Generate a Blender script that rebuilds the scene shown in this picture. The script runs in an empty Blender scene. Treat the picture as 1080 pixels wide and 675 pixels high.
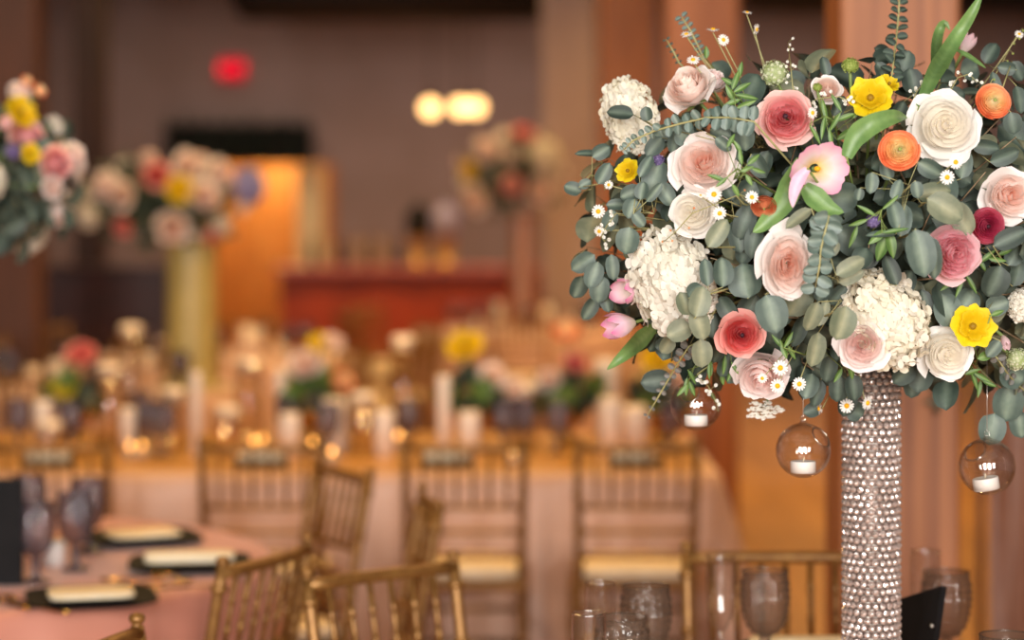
import bpy, math, random
from mathutils import Vector, Matrix, Quaternion

random.seed(11)
SC = bpy.context.scene
COL = SC.collection
PI = math.pi
FPX = 2550.0          # 85 mm lens on a 36 mm sensor, in pixels of the 1080 px frame
CAMZ, PXC, PYH = 1.65, 540.0, 220.0
D0 = 3.98             # distance of the flower centrepiece


def P(px, py, d):
    s = FPX / d
    return Vector(((px - PXC) / s, d, CAMZ - (py - PYH) / s))


def to_px(v):
    s = FPX / v.y
    return PXC + v.x * s, PYH + (CAMZ - v.z) * s


def lin(h):
    h = h.lstrip('#')
    out = []
    for i in (0, 2, 4):
        c = int(h[i:i + 2], 16) / 255
        out.append(c / 12.92 if c <= .04045 else ((c + .055) / 1.055) ** 2.4)
    return (*out, 1.0)


# ------------------------------------------------------------------ materials
MATS = {}


def nt(name):
    m = bpy.data.materials.new(name)
    m.use_nodes = True
    n = m.node_tree
    n.nodes.clear()
    o = n.nodes.new('ShaderNodeOutputMaterial')
    return m, n, o


def noise_mix(n, a, b, scale, stretch=(1, 1, 1), detail=4, lo=.35, hi=.65, coord='Object'):
    tc = n.nodes.new('ShaderNodeTexCoord')
    mp = n.nodes.new('ShaderNodeMapping')
    mp.inputs['Scale'].default_value = stretch
    n.links.new(tc.outputs[coord], mp.inputs[0])
    nz = n.nodes.new('ShaderNodeTexNoise')
    nz.inputs['Scale'].default_value = scale
    nz.inputs['Detail'].default_value = detail
    n.links.new(mp.outputs[0], nz.inputs['Vector'])
    r = n.nodes.new('ShaderNodeValToRGB')
    r.color_ramp.elements[0].position = lo
    r.color_ramp.elements[0].color = a
    r.color_ramp.elements[1].position = hi
    r.color_ramp.elements[1].color = b
    n.links.new(nz.outputs['Fac'], r.inputs[0])
    return r.outputs[0], nz.outputs['Fac']


def plain(name, a, b=None, rough=.6, metal=0., scale=8, stretch=(1, 1, 1), bump=0., spec=.5, coat=0., sheen=0.):
    if name in MATS:
        return MATS[name]
    m, n, o = nt(name)
    p = n.nodes.new('ShaderNodeBsdfPrincipled')
    p.inputs['Roughness'].default_value = rough
    p.inputs['Metallic'].default_value = metal
    p.inputs['Specular IOR Level'].default_value = spec
    p.inputs['Coat Weight'].default_value = coat
    p.inputs['Sheen Weight'].default_value = sheen
    c, f = noise_mix(n, lin(a), lin(b or a), scale, stretch)
    n.links.new(c, p.inputs['Base Color'])
    if bump:
        bp = n.nodes.new('ShaderNodeBump')
        bp.inputs['Strength'].default_value = bump
        bp.inputs['Distance'].default_value = .01
        n.links.new(f, bp.inputs['Height'])
        n.links.new(bp.outputs[0], p.inputs['Normal'])
    n.links.new(p.outputs[0], o.inputs[0])
    MATS[name] = m
    return m


def petal_mat(name, cin, cout, cedge=None, transl=.38, rough=.55, third=None):
    """colour runs from the heart (attribute r = 0) to the outermost petals (r = 1); g = towards a petal's rim"""
    if name in MATS:
        return MATS[name]
    m, n, o = nt(name)
    at = n.nodes.new('ShaderNodeAttribute')
    at.attribute_name = 'tone'
    sp = n.nodes.new('ShaderNodeSeparateColor')
    n.links.new(at.outputs['Color'], sp.inputs[0])
    r = n.nodes.new('ShaderNodeValToRGB')
    r.color_ramp.elements[0].color = lin(cin)
    r.color_ramp.elements[1].color = lin(cout)
    if third:
        e = r.color_ramp.elements.new(.5)
        e.color = lin(third)
    n.links.new(sp.outputs[0], r.inputs[0])
    mx = n.nodes.new('ShaderNodeMix')
    mx.data_type = 'RGBA'
    n.links.new(sp.outputs[1], mx.inputs[0])
    n.links.new(r.outputs[0], mx.inputs[6])
    mx.inputs[7].default_value = lin(cedge or cout)
    nz, f = noise_mix(n, (.95, .94, .94, 1), (1, 1, 1, 1), 60, (1, 1, .3))
    ml = n.nodes.new('ShaderNodeMix')
    ml.data_type = 'RGBA'
    ml.blend_type = 'MULTIPLY'
    ml.inputs[0].default_value = 1
    n.links.new(mx.outputs[2], ml.inputs[6])
    n.links.new(nz, ml.inputs[7])
    p = n.nodes.new('ShaderNodeBsdfPrincipled')
    p.inputs['Roughness'].default_value = rough
    p.inputs['Specular IOR Level'].default_value = .25
    t = n.nodes.new('ShaderNodeBsdfTranslucent')
    ms = n.nodes.new('ShaderNodeMixShader')
    ms.inputs[0].default_value = transl
    n.links.new(ml.outputs[2], p.inputs['Base Color'])
    n.links.new(ml.outputs[2], t.inputs['Color'])
    n.links.new(p.outputs[0], ms.inputs[1])
    n.links.new(t.outputs[0], ms.inputs[2])
    n.links.new(ms.outputs[0], o.inputs[0])
    MATS[name] = m
    return m


def leaf_mat(name, a, b, rib, rough=.5, transl=.12):
    """r = leaf to leaf variation, g = midrib"""
    if name in MATS:
        return MATS[name]
    m, n, o = nt(name)
    at = n.nodes.new('ShaderNodeAttribute')
    at.attribute_name = 'tone'
    sp = n.nodes.new('ShaderNodeSeparateColor')
    n.links.new(at.outputs['Color'], sp.inputs[0])
    mx = n.nodes.new('ShaderNodeMix'); mx.data_type = 'RGBA'
    n.links.new(sp.outputs[0], mx.inputs[0])
    mx.inputs[6].default_value = lin(a)
    mx.inputs[7].default_value = lin(b)
    m2 = n.nodes.new('ShaderNodeMix'); m2.data_type = 'RGBA'
    n.links.new(sp.outputs[1], m2.inputs[0])
    n.links.new(mx.outputs[2], m2.inputs[6])
    m2.inputs[7].default_value = lin(rib)
    nz, f = noise_mix(n, (.82, .85, .85, 1), (1.08, 1.05, 1.05, 1), 70)
    ml = n.nodes.new('ShaderNodeMix'); ml.data_type = 'RGBA'; ml.blend_type = 'MULTIPLY'
    ml.inputs[0].default_value = 1
    n.links.new(m2.outputs[2], ml.inputs[6])
    n.links.new(nz, ml.inputs[7])
    p = n.nodes.new('ShaderNodeBsdfPrincipled')
    p.inputs['Roughness'].default_value = rough
    p.inputs['Specular IOR Level'].default_value = .4
    t = n.nodes.new('ShaderNodeBsdfTranslucent')
    ms = n.nodes.new('ShaderNodeMixShader')
    ms.inputs[0].default_value = transl
    n.links.new(ml.outputs[2], p.inputs['Base Color'])
    n.links.new(ml.outputs[2], t.inputs['Color'])
    n.links.new(p.outputs[0], ms.inputs[1])
    n.links.new(t.outputs[0], ms.inputs[2])
    n.links.new(ms.outputs[0], o.inputs[0])
    MATS[name] = m
    return m


def thin_glass(name, tint, edge, rough=.02, refl=.9, bump=0., bscale=60, edge_pow=.35, base=.06, milk=None):
    """thin blown or pressed glass: clear where seen straight on, denser and glossier towards its edge"""
    if name in MATS:
        return MATS[name]
    m, n, o = nt(name)
    lw = n.nodes.new('ShaderNodeLayerWeight')
    lw.inputs['Blend'].default_value = edge_pow
    mx = n.nodes.new('ShaderNodeMix'); mx.data_type = 'RGBA'
    n.links.new(lw.outputs['Facing'], mx.inputs[0])
    mx.inputs[6].default_value = tint
    mx.inputs[7].default_value = edge
    t = n.nodes.new('ShaderNodeBsdfTransparent')
    n.links.new(mx.outputs[2], t.inputs[0])
    g = n.nodes.new('ShaderNodeBsdfGlossy')
    g.inputs['Roughness'].default_value = rough
    g.inputs['Color'].default_value = (refl, refl, refl, 1)
    # reflectance of a thin pane: the same from either side, rising towards grazing view
    l2 = n.nodes.new('ShaderNodeLayerWeight')
    l2.inputs['Blend'].default_value = .5
    pw = n.nodes.new('ShaderNodeMath'); pw.operation = 'POWER'
    n.links.new(l2.outputs['Facing'], pw.inputs[0])
    pw.inputs[1].default_value = 3.5
    fr = n.nodes.new('ShaderNodeMath'); fr.operation = 'MULTIPLY_ADD'
    n.links.new(pw.outputs[0], fr.inputs[0])
    fr.inputs[1].default_value = .6
    fr.inputs[2].default_value = base
    if bump:
        tc = n.nodes.new('ShaderNodeTexCoord')
        nz = n.nodes.new('ShaderNodeTexNoise')
        nz.inputs['Scale'].default_value = bscale
        n.links.new(tc.outputs['Object'], nz.inputs['Vector'])
        bp = n.nodes.new('ShaderNodeBump')
        bp.inputs['Strength'].default_value = bump
        bp.inputs['Distance'].default_value = .003
        n.links.new(nz.outputs['Fac'], bp.inputs['Height'])
        n.links.new(bp.outputs[0], g.inputs['Normal'])
        n.links.new(bp.outputs[0], l2.inputs['Normal'])
    ms = n.nodes.new('ShaderNodeMixShader')
    n.links.new(fr.outputs[0], ms.inputs[0])
    if milk:
        df = n.nodes.new('ShaderNodeBsdfDiffuse')
        df.inputs[0].default_value = lin(milk)
        mk = n.nodes.new('ShaderNodeMixShader')
        mk.inputs[0].default_value = .26
        n.links.new(t.outputs[0], mk.inputs[1])
        n.links.new(df.outputs[0], mk.inputs[2])
        n.links.new(mk.outputs[0], ms.inputs[1])
    else:
        n.links.new(t.outputs[0], ms.inputs[1])
    n.links.new(g.outputs[0], ms.inputs[2])
    n.links.new(ms.outputs[0], o.inputs[0])
    MATS[name] = m
    return m


def emit(name, col, strength):
    if name in MATS:
        return MATS[name]
    m, n, o = nt(name)
    e = n.nodes.new('ShaderNodeEmission')
    e.inputs[0].default_value = lin(col)
    e.inputs[1].default_value = strength
    n.links.new(e.outputs[0], o.inputs[0])
    MATS[name] = m
    return m


def wood(name, a, b, rough=.55, stretch=(9, 9, .5), scale=3, coat=0.):
    return plain(name, a, b, rough=rough, scale=scale, stretch=stretch, bump=.15, coat=coat)


M_GOLD = plain('gold_paint', '#7d552a', '#966c38', rough=.4, metal=.45, scale=40)
M_GOLDMETAL = plain('polished_gold', '#b8863a', '#d0a050', rough=.22, metal=1., scale=20)
M_CUSH = plain('ivory_cushion', '#e6cda6', '#efdcbd', rough=.85, scale=30)
M_BLACK = plain('black_matte', '#0a0809', '#120f10', rough=.7, scale=20, spec=.2)
M_NAPKIN = plain('cream_napkin', '#ead6b2', '#f0dfc2', rough=.9, scale=60, bump=.1)
M_SATIN = plain('blush_satin', '#d0a284', '#dcb095', rough=.42, scale=3, sheen=.2)
M_SATIN_PINK = plain('rose_satin', '#c47e6a', '#ce8b76', rough=.45, scale=3, sheen=.2)
M_TIMBER = wood('post_timber', '#8f5430', '#b87444', stretch=(14, 14, .45), scale=2.2)
M_TIMBER_DARK = wood('dark_timber', '#2c1710', '#3d2116', stretch=(10, 10, .5))
M_TIMBER_WARM = wood('honey_timber', '#9a5a28', '#b97336', stretch=(10, 10, .5))
M_WAX = plain('white_wax', '#f1ece6', '#f8f4ee', rough=.45, scale=20)
M_IVORY = plain('ivory_wax', '#efdcc6', '#f4e4d2', rough=.5, scale=20)
M_WIRE = plain('fine_wire', '#c9c4bc', rough=.3, metal=.8)
M_STEM = plain('green_stem', '#5c7035', '#7c8c4a', rough=.6, scale=60)
M_STEM_PALE = plain('pale_stem', '#8c8a5c', '#a39a68', rough=.6, scale=60)
M_TWIG = plain('brown_twig', '#7b6048', '#978063', rough=.7, scale=60)
M_GLOBE = thin_glass('clear_blown_glass', (.985, .98, .975, 1), (.52, .43, .38, 1), rough=.01, edge_pow=.12)
M_RIM = thin_glass('glass_rim', (.85, .82, .80, 1), (.75, .70, .66, 1), rough=.08, base=.35)
M_CLEAR = thin_glass('clear_stemware', (.95, .94, .935, 1), (.50, .42, .37, 1), rough=.03, edge_pow=.14, base=.10)
M_SMOKE = thin_glass('smoked_pressed_glass', (.72, .64, .58, 1), (.26, .21, .18, 1), rough=.10, bump=.4, bscale=120, edge_pow=.35, base=.045, milk='#756455')
M_SMOKEBLUE = thin_glass('smoky_blue_glass', (.66, .64, .68, 1), (.30, .28, .32, 1), rough=.1, bump=.4, bscale=60, edge_pow=.35, base=.08, milk='#5e5762')
M_VASE = thin_glass('water_vase_glass', (.95, .92, .89, 1), (.80, .74, .68, 1), rough=.03, edge_pow=.2)
M_GLINT = emit('amber_glint', '#ffb45a', 14)  # glows to imitate lamp reflections among the long table's glass
M_FOAM = plain('moss_foam', '#1c2417', '#2c3620', rough=.95, scale=90, bump=.5)

L_BLUE = leaf_mat('eucalyptus_blue_green', '#55645c', '#394840', '#7d8c7a')
L_DARK = leaf_mat('eucalyptus_deep_green', '#27322c', '#3f4d44', '#627062')
L_OLIVE = leaf_mat('eucalyptus_grey_olive', '#616a54', '#767963', '#969779')
L_GREEN = leaf_mat('fresh_green', '#44682a', '#5f803c', '#88a45e', rough=.45, transl=.25)
L_TULIP = leaf_mat('tulip_leaf_green', '#64884a', '#7d9d5c', '#98b275', rough=.4, transl=.25)
L_SILVER = leaf_mat('spiral_eucalyptus_grey', '#4e5f56', '#667870', '#8b998f', rough=.42)


# ------------------------------------------------------------------ mesh helpers
class MB:
    def __init__(s):
        s.v, s.f, s.t = [], [], []

    def add(s, verts, faces, tones=None):
        b = len(s.v)
        s.v += [tuple(x) for x in verts]
        s.f += [tuple(i + b for i in f) for f in faces]
        s.t += tones if tones else [(.5, 0.)] * len(verts)

    def grid(s, pts, tones=None, close=False):
        """pts = rows of columns"""
        nv, nu = len(pts), len(pts[0])
        fl = []
        for j in range(nv - 1):
            for i in range(nu if close else nu - 1):
                k = (i + 1) % nu
                fl.append((j * nu + i, j * nu + k, (j + 1) * nu + k, (j + 1) * nu + i))
        s.add([p for r in pts for p in r], fl, [t for r in tones for t in r] if tones else None)

    def box(s, lo, hi):
        x0, y0, z0 = lo; x1, y1, z1 = hi
        v = [(x0, y0, z0), (x1, y0, z0), (x1, y1, z0), (x0, y1, z0), (x0, y0, z1), (x1, y0, z1), (x1, y1, z1), (x0, y1, z1)]
        s.add(v, [(0, 3, 2, 1), (4, 5, 6, 7), (0, 1, 5, 4), (1, 2, 6, 5), (2, 3, 7, 6), (3, 0, 4, 7)])

    def tube(s, pts, r, n=8, cap=True):
        pts = [Vector(p) for p in pts]
        rs = r if isinstance(r, (list, tuple)) else [r] * len(pts)
        rows = []
        up = None
        for i, p in enumerate(pts):
            d = (pts[min(i + 1, len(pts) - 1)] - pts[max(i - 1, 0)])
            d = d.normalized() if d.length > 1e-9 else Vector((0, 0, 1))
            if up is None:
                a = Vector((1, 0, 0)) if abs(d.x) < .8 else Vector((0, 1, 0))
                up = (a - d * a.dot(d)).normalized()
            else:
                up = (up - d * up.dot(d))
                up = up.normalized() if up.length > 1e-6 else d.orthogonal().normalized()
            w = d.cross(up)
            rows.append([p + (up * math.cos(2 * PI * k / n) + w * math.sin(2 * PI * k / n)) * rs[i] for k in range(n)])
        b = len(s.v)
        s.grid(rows, close=True)
        if cap:
            s.f.append(tuple(b + k for k in reversed(range(n))))
            e = b + (len(pts) - 1) * n
            s.f.append(tuple(e + k for k in range(n)))

    def lathe(s, prof, n=24, c=(0, 0, 0), mod=None, cap=False):
        rows = []
        for j, (r, z) in enumerate(prof):
            row = []
            for k in range(n):
                a = 2 * PI * k / n
                rr = r + (mod(a, z, r) if mod else 0)
                row.append((c[0] + rr * math.cos(a), c[1] + rr * math.sin(a), c[2] + z))
            rows.append(row)
        b = len(s.v)
        s.grid(rows, close=True)
        if cap:
            s.f.append(tuple(b + k for k in reversed(range(n))))
            e = b + (len(prof) - 1) * n
            s.f.append(tuple(e + k for k in range(n)))

    def ball(s, c, r, nu=14, nv=9, sc=(1, 1, 1), tone=(.5, 0.)):
        rows = []
        for j in range(nv + 1):
            th = PI * (j / nv * .998 + .001)
            rows.append([(c[0] + r * sc[0] * math.sin(th) * math.cos(2 * PI * i / nu), c[1] + r * sc[1] * math.sin(th) * math.sin(2 * PI * i / nu), c[2] + r * sc[2] * math.cos(th)) for i in range(nu)])
        s.grid(rows, [[tone] * nu for _ in rows], close=True)

    def mesh(s, name, mat, smooth=True):
        me = bpy.data.meshes.new(name)
        me.from_pydata(s.v, [], s.f)
        me.materials.append(mat)
        a = me.color_attributes.new('tone', 'FLOAT_COLOR', 'POINT')
        buf = []
        for t in s.t:
            buf += [t[0], t[1], 0., 1.]
        a.data.foreach_set('color', buf)
        if smooth:
            me.polygons.foreach_set('use_smooth', [True] * len(me.polygons))
        me.update()
        return me

    def build(s, name, mat, parent=None, smooth=True, loc=None):
        o = bpy.data.objects.new(name, s.mesh(name, mat, smooth))
        COL.objects.link(o)
        if parent:
            o.parent = parent
        if loc is not None:
            o.location = loc
        return o


def add_obj(name, me, parent=None):
    o = bpy.data.objects.new(name, me)
    COL.objects.link(o)
    if parent:
        o.parent = parent
    return o


def tag(o, label, cat, group=None, kind=None):
    if label:
        o['label'] = label
    if cat:
        o['category'] = cat
    if group:
        o['group'] = group
    if kind:
        o['kind'] = kind
    return o


def thing(name, label, cat, loc=(0, 0, 0), rotz=0., group=None, rot=None):
    o = bpy.data.objects.new(name, None)
    o.empty_display_size = .05
    COL.objects.link(o)
    o.location = loc
    if rot is not None:
        o.rotation_mode = 'QUATERNION'
        o.rotation_quaternion = rot
    else:
        o.rotation_euler = (0, 0, rotz)
    return tag(o, label, cat, group)


def kids(o):
    return [c for c in COL.objects if c.parent == o]


KIDS = {}


def dup(root, loc, rotz=None, label=None, group=None, rot=None, scale=None, skip=()):
    r = root.copy()
    COL.objects.link(r)
    r.location = loc
    if rot is not None:
        r.rotation_mode = 'QUATERNION'
        r.rotation_quaternion = rot
    elif rotz is not None:
        r.rotation_euler = (0, 0, rotz)
    if scale:
        r.scale = (scale,) * 3 if not isinstance(scale, tuple) else scale
    if label:
        r['label'] = label
    if group:
        r['group'] = group
    elif 'group' in r.keys():
        del r['group']
    for ch in root.children:
        if ch.name.split('.')[0] in skip:
            continue
        c = ch.copy()
        COL.objects.link(c)
        c.parent = r
        for g in ch.children:
            d = g.copy()
            COL.objects.link(d)
            d.parent = c
    return r


def struct(o):
    o['kind'] = 'structure'
    return o


def box_obj(name, lo, hi, mat, parent=None, bevel=0.):
    b = MB()
    b.box(lo, hi)
    o = b.build(name, mat, parent, smooth=False)
    if bevel:
        md = o.modifiers.new('bev', 'BEVEL')
        md.width = bevel
        md.segments = 2
    return o


# ------------------------------------------------------------------ camera
cam = bpy.data.cameras.new('camera')
cam.lens = 85
cam.sensor_width = 36
cam.shift_y = -(337.5 - PYH) / 1080.0
cam.clip_start = .05
cam.dof.use_dof = True
cam.dof.focus_distance = 3.72
cam.dof.aperture_fstop = 1.9
co = bpy.data.objects.new('camera', cam)
COL.objects.link(co)
co.location = (0, 0, CAMZ)
co.rotation_euler = (PI / 2, 0, 0)
SC.camera = co

# ------------------------------------------------------------------ room
RX, YB, YF, ZC = 5.95, 28.0, -3.6, 5.4
M_WALL = plain('mauve_plaster', '#8e7870', '#96807a', rough=.9, scale=2)
M_CEIL = plain('dark_ceiling', '#1d1513', '#2a1e1a', rough=.9, scale=2)


def floor_mat():
    m, n, o = nt('oak_boards')
    tc = n.nodes.new('ShaderNodeTexCoord')
    mp = n.nodes.new('ShaderNodeMapping')
    mp.inputs['Rotation'].default_value = (0, 0, PI / 2)
    n.links.new(tc.outputs['Object'], mp.inputs[0])
    br = n.nodes.new('ShaderNodeTexBrick')
    br.inputs['Scale'].default_value = 1.
    br.inputs['Brick Width'].default_value = 1.6
    br.inputs['Row Height'].default_value = .13
    br.inputs['Mortar Size'].default_value = .003
    br.inputs['Color1'].default_value = lin('#a8763a')
    br.inputs['Color2'].default_value = lin('#95662e')
    br.inputs['Mortar'].default_value = lin('#4a2c16')
    n.links.new(mp.outputs[0], br.inputs['Vector'])
    p = n.nodes.new('ShaderNodeBsdfPrincipled')
    p.inputs['Roughness'].default_value = .38
    n.links.new(br.outputs['Color'], p.inputs['Base Color'])
    n.links.new(p.outputs[0], o.inputs[0])
    return m


struct(box_obj('floor', (-RX, YF, -.1), (RX, YB, 0), floor_mat()))
struct(box_obj('ceiling', (-RX, YF, ZC), (RX, YB, ZC + .1), M_CEIL))
struct(box_obj('wall_left', (-RX - .1, YF, 0), (-RX, YB, ZC), plain('left_wall_timber', '#2a1a14', '#3a241a', rough=.8, scale=2, stretch=(1, 4, .4))))
struct(box_obj('wall_right', (RX, YF, 0), (RX + .1, YB, ZC), M_WALL))

# back wall with the lit doorway opening
dx0, dx1, dz = P(222, 0, YB).x, P(343, 0, YB).x, 2.16
b = MB()
b.box((-RX, YB, 0), (dx0, YB + .1, ZC))
b.box((dx1, YB, 0), (RX, YB + .1, ZC))
b.box((dx0, YB, dz), (dx1, YB + .1, ZC))
struct(b.build('wall_back', M_WALL, smooth=False))
b = MB()
b.box((dx0 - .3, YB + 1.6, 0), (dx1 + .3, YB + 1.7, 2.7))
b.box((dx0 - .4, YB + .1, 0), (dx0 - .3, YB + 1.6, 2.7))
b.box((dx1 + .3, YB + .1, 0), (dx1 + .4, YB + 1.6, 2.7))
b.box((dx0 - .4, YB + .1, 2.7), (dx1 + .4, YB + 1.7, 2.8))
b.box((dx0 - .4, YB + .1, -.1), (dx1 + .4, YB + 1.7, 0))
struct(b.build('wall_passage', plain('amber_panelling', '#b57f3c', '#cc9a55', rough=.6, scale=3, stretch=(6, 6, .5)), smooth=False))
d = box_obj('door_1', (P(314, 0, YB).x, YB - .04, 0.02), (P(341, 0, YB).x, YB + .01, 2.14), plain('cream_door_paint', '#d8c08a', '#e2cd9b', rough=.5))
struct(d)
b = MB()
for x in (dx0 - .12, dx1):
    b.box((x, YB - .05, 0), (x + .12, YB, dz))
struct(b.build('trim_1', M_TIMBER_WARM, smooth=False))

# wall behind the photographer with three tall windows
wins = [(-2.9, -1.5), (-.3, 1.1), (2.3, 3.7)]
WZ0, WZ1 = 1.1, 3.9
b = MB()
xs = [-RX]
for a, c in wins:
    xs += [a, c]
xs.append(RX)
for i in range(0, len(xs), 2):
    b.box((xs[i], YF - .1, 0), (xs[i + 1], YF, ZC))
for a, c in wins:
    b.box((a, YF - .1, 0), (c, YF, WZ0))
    b.box((a, YF - .1, WZ1), (c, YF, ZC))
struct(b.build('wall_front', M_WALL, smooth=False))
M_WFR = plain('window_paint', '#d8d2c8', rough=.5)
for k, (a, c) in enumerate(wins):
    b = MB()
    for x in (a, (a + c) / 2 - .03, c - .06):
        b.box((x, YF - .08, WZ0), (x + .06, YF - .02, WZ1))
    for z in (WZ0, (WZ0 + WZ1) / 2, WZ1 - .06):
        b.box((a, YF - .08, z), (c, YF - .02, z + .06))
    struct(b.build('window_%d' % (k + 1), M_WFR, smooth=False))

# timber posts down the room
def post(px0, px1, d, depth, mat, label, top=ZC):
    x0, x1 = P(px0, 0, d).x, P(px1, 0, d).x
    o = box_obj('timber_post', (0, 0, 0), (x1 - x0, depth, top), mat, bevel=.012)
    o.location = (x0, d, 0)
    o['kind'] = 'structure'
    return tag(o, label, 'post')


post(886, 1013, 6.3, .31, M_TIMBER, 'broad rough timber post standing right behind the crystal flower stand')
post(703, 779, 12.2, .33, M_TIMBER, 'brown timber post standing above the pale flowers, next post beyond the broad one')
post(634, 690, 18.0, .35, M_TIMBER_WARM, 'honey coloured timber post farthest down the row of posts')
post(572, 628, 21.0, .3, plain('pale_plaster', '#a8928e', '#b39d99', rough=.9, scale=2), 'pale plastered pier beside the honey coloured post')
post(77, 109, 20.5, .28, M_TIMBER_DARK, 'dark timber post rising behind the pale roses near the left wall')
post(-20, 38, 15.0, .34, wood('umber_timber', '#4f2c18', '#63381f', stretch=(10, 10, .5)), 'brown timber post at the edge of the picture behind the pink table bouquet')


# overhead dark duct and beams
def duct(px0, px1, py, d, label, r=.38):
    p0, p1 = P(px0, py, d), P(px1, py, d)
    b = MB()
    rows = []
    L = p1.x - p0.x
    prof = [(0, .01), (.02, .5), (.06, .8), (.12, .95), (.2, 1.), (L, 1.)]
    for x, k in prof:
        rows.append([(x, r * k * math.cos(a) * .9, r + r * k * math.sin(a) * 1.) for a in [2 * PI * i / 20 for i in range(20)]])
    b.grid(rows, close=True)
    n = len(b.v)
    b.f.append(tuple(range(n - 20, n)))
    o = b.build('ventilation_duct', plain('black_duct', '#120c0b', '#1b1311', rough=.7))
    o.location = p0
    for x in (L * .25, L * .75):
        h = MB()
        h.tube([(x, 0, 2 * r - .02), (x, 0, ZC - p0.z)], .015, 6)
        h.build('hanger', M_BLACK, o)
    return tag(o, label, 'duct')


duct(242, 585, 22, 22, 'black round duct hanging under the dark ceiling above the globe lamps')
duct(776, 1110, 14, 22, 'black duct hanging under the ceiling above the foreground flowers')

# ------------------------------------------------------------------ lights
def area(name, loc, rot, sx, sy, power, col):
    l = bpy.data.lights.new(name, 'AREA')
    l.shape = 'RECTANGLE'
    l.size, l.size_y = sx, sy
    l.energy = power
    l.color = col
    o = bpy.data.objects.new(name, l)
    COL.objects.link(o)
    o.location = loc
    o.rotation_euler = rot
    return o


for k, (a, c) in enumerate(wins):
    for h in (0, 1):
        for q in (0, 1):
            w = (c - a) / 2 - .1
            z = WZ0 + .1 + (WZ1 - WZ0) / 2 * (h + .45)
            area('window_daylight', (a + .07 + w / 2 + q * (w + .1), YF + .03, z), (PI / 2, 0, 0), w, (WZ1 - WZ0) / 2 - .12, [112, 118, 64][k] * 1.0, (1., .965, .92))


def down(loc, power, col=(1, .60, .22), size=.35):
    l = bpy.data.lights.new('unseen_ceiling_lamp', 'AREA')
    l.shape = 'DISK'
    l.size = size
    l.energy = power
    l.color = col
    l.spread = 2.6
    o = bpy.data.objects.new('unseen_ceiling_lamp', l)
    COL.objects.link(o)
    o.location = loc
    return o


for (x, y, p) in [(-1.6, 8.9, 48), (.2, 9.0, 48), (2.6, 9.6, 70), (-1.5, 6.2, 45), (-2.6, 12.5, 50), (0, 13.5, 55), (2.3, 14, 135), (.3, 18.0, 65), (-3, 18.5, 60), (2.6, 19, 100), (-1.2, 22.2, 170)]:  # unseen lamps; those over the pink table and before the bar added for warmth
    down((x, y, 4.6), p)
for (x, y, p) in [(-3.5, 25.2, 66), (.3, 25.4, 66), (3.6, 25.2, 64)]:  # unseen lamps added to brighten the back wall
    down((x, y, 4.9), p, (1, .78, .62), .6)
pl = bpy.data.lights.new('passage_lamp', 'POINT')
pl.energy = 60
pl.color = (1, .66, .28)
pl.shadow_soft_size = .15
po = bpy.data.objects.new('passage_lamp', pl)
COL.objects.link(po)
po.location = ((dx0 + dx1) / 2, YB + .8, 2.3)

w = bpy.data.worlds.new('world')
SC.world = w
w.use_nodes = True
bg = w.node_tree.nodes['Background']
bg.inputs[0].default_value = (.8, .88, 1, 1)
bg.inputs[1].default_value = 1.0

# ------------------------------------------------------------------ far end of the room
# exit sign
ex = thing('exit_sign', 'glowing red exit sign high on the far wall', 'exit sign', P(245, 84, YB - .06))
b = MB(); b.box((-.15, -.03, -.0), (.15, .06, .24)); b.build('housing', emit('exit_red_panel', '#c01028', .9), ex, smooth=False)
cu = bpy.data.curves.new('lettering', 'FONT')
cu.body = 'EXIT'
cu.size = .15
cu.align_x = 'CENTER'
cu.extrude = .004
cu.materials.append(emit('exit_letters', '#ff2030', 3))
tmp = bpy.data.objects.new('lettering_curve', cu)
COL.objects.link(tmp)
bpy.context.view_layer.update()
lme = bpy.data.meshes.new_from_object(tmp.evaluated_get(bpy.context.evaluated_depsgraph_get()))
bpy.data.objects.remove(tmp)
to = add_obj('lettering', lme)
to.parent = ex
to.location = (0, -.036, .07)
to.rotation_euler = (PI / 2, 0, 0)

# globe lamps over the bar
for i, (px, py, lab) in enumerate([(454, 114, 'warm globe lamp over the bar, standing apart from the close pair'), (485, 113, 'warm globe lamp over the bar, middle one of the three'), (502, 113, 'warm globe lamp over the bar, nearest to the pale pier')]):
    p = P(px, py, 22.5 + .5 * i)
    t = thing('pendant_lamp', lab, 'lamp', p, group='globe lamps over the bar')
    b = MB(); b.ball((0, 0, 0), .085); b.build('globe_shade', emit('warm_bulb', '#ffc27a', 5), t)
    b = MB(); b.lathe([(.03, .07), (.035, .10), (.02, .14)], 12, cap=True); b.build('cap', M_BLACK, t)
    b = MB(); b.tube([(0, 0, .13), (0, 0, ZC - p.z)], .006, 6); b.build('cord', M_BLACK, t)

# garland board over the doorway
x0, x1 = P(178, 0, YB).x, P(330, 0, YB).x
t = thing('doorway_canopy', 'dark canopy board wrapped in greenery above the lit doorway', 'canopy', ((x0 + x1) / 2, YB - .3, 2.18))
hw = (x1 - x0) / 2
b = MB(); b.box((-hw, 0, 0), (hw, .3, .44)); b.build('board', M_BLACK, t, smooth=False)
b = MB()
for i in range(420):
    c = Vector((random.uniform(-hw, hw), random.uniform(-.1, .0), random.uniform(-.03, .5)))
    d = Vector((random.uniform(-1, 1), random.uniform(-1, 0), random.uniform(-1, 1))).normalized()
    q = d.orthogonal().normalized()
    L, W = random.uniform(.05, .09), random.uniform(.015, .03)
    b.add([c, c + d * L * .5 + q * W, c + d * L, c + d * L * .5 - q * W], [(0, 1, 2, 3)], [(random.random(), 0)] * 4)
g = b.build('greenery', leaf_mat('dark_garland', '#10170c', '#28351c', '#28351c'), t)
g['kind'] = 'stuff'

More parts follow.
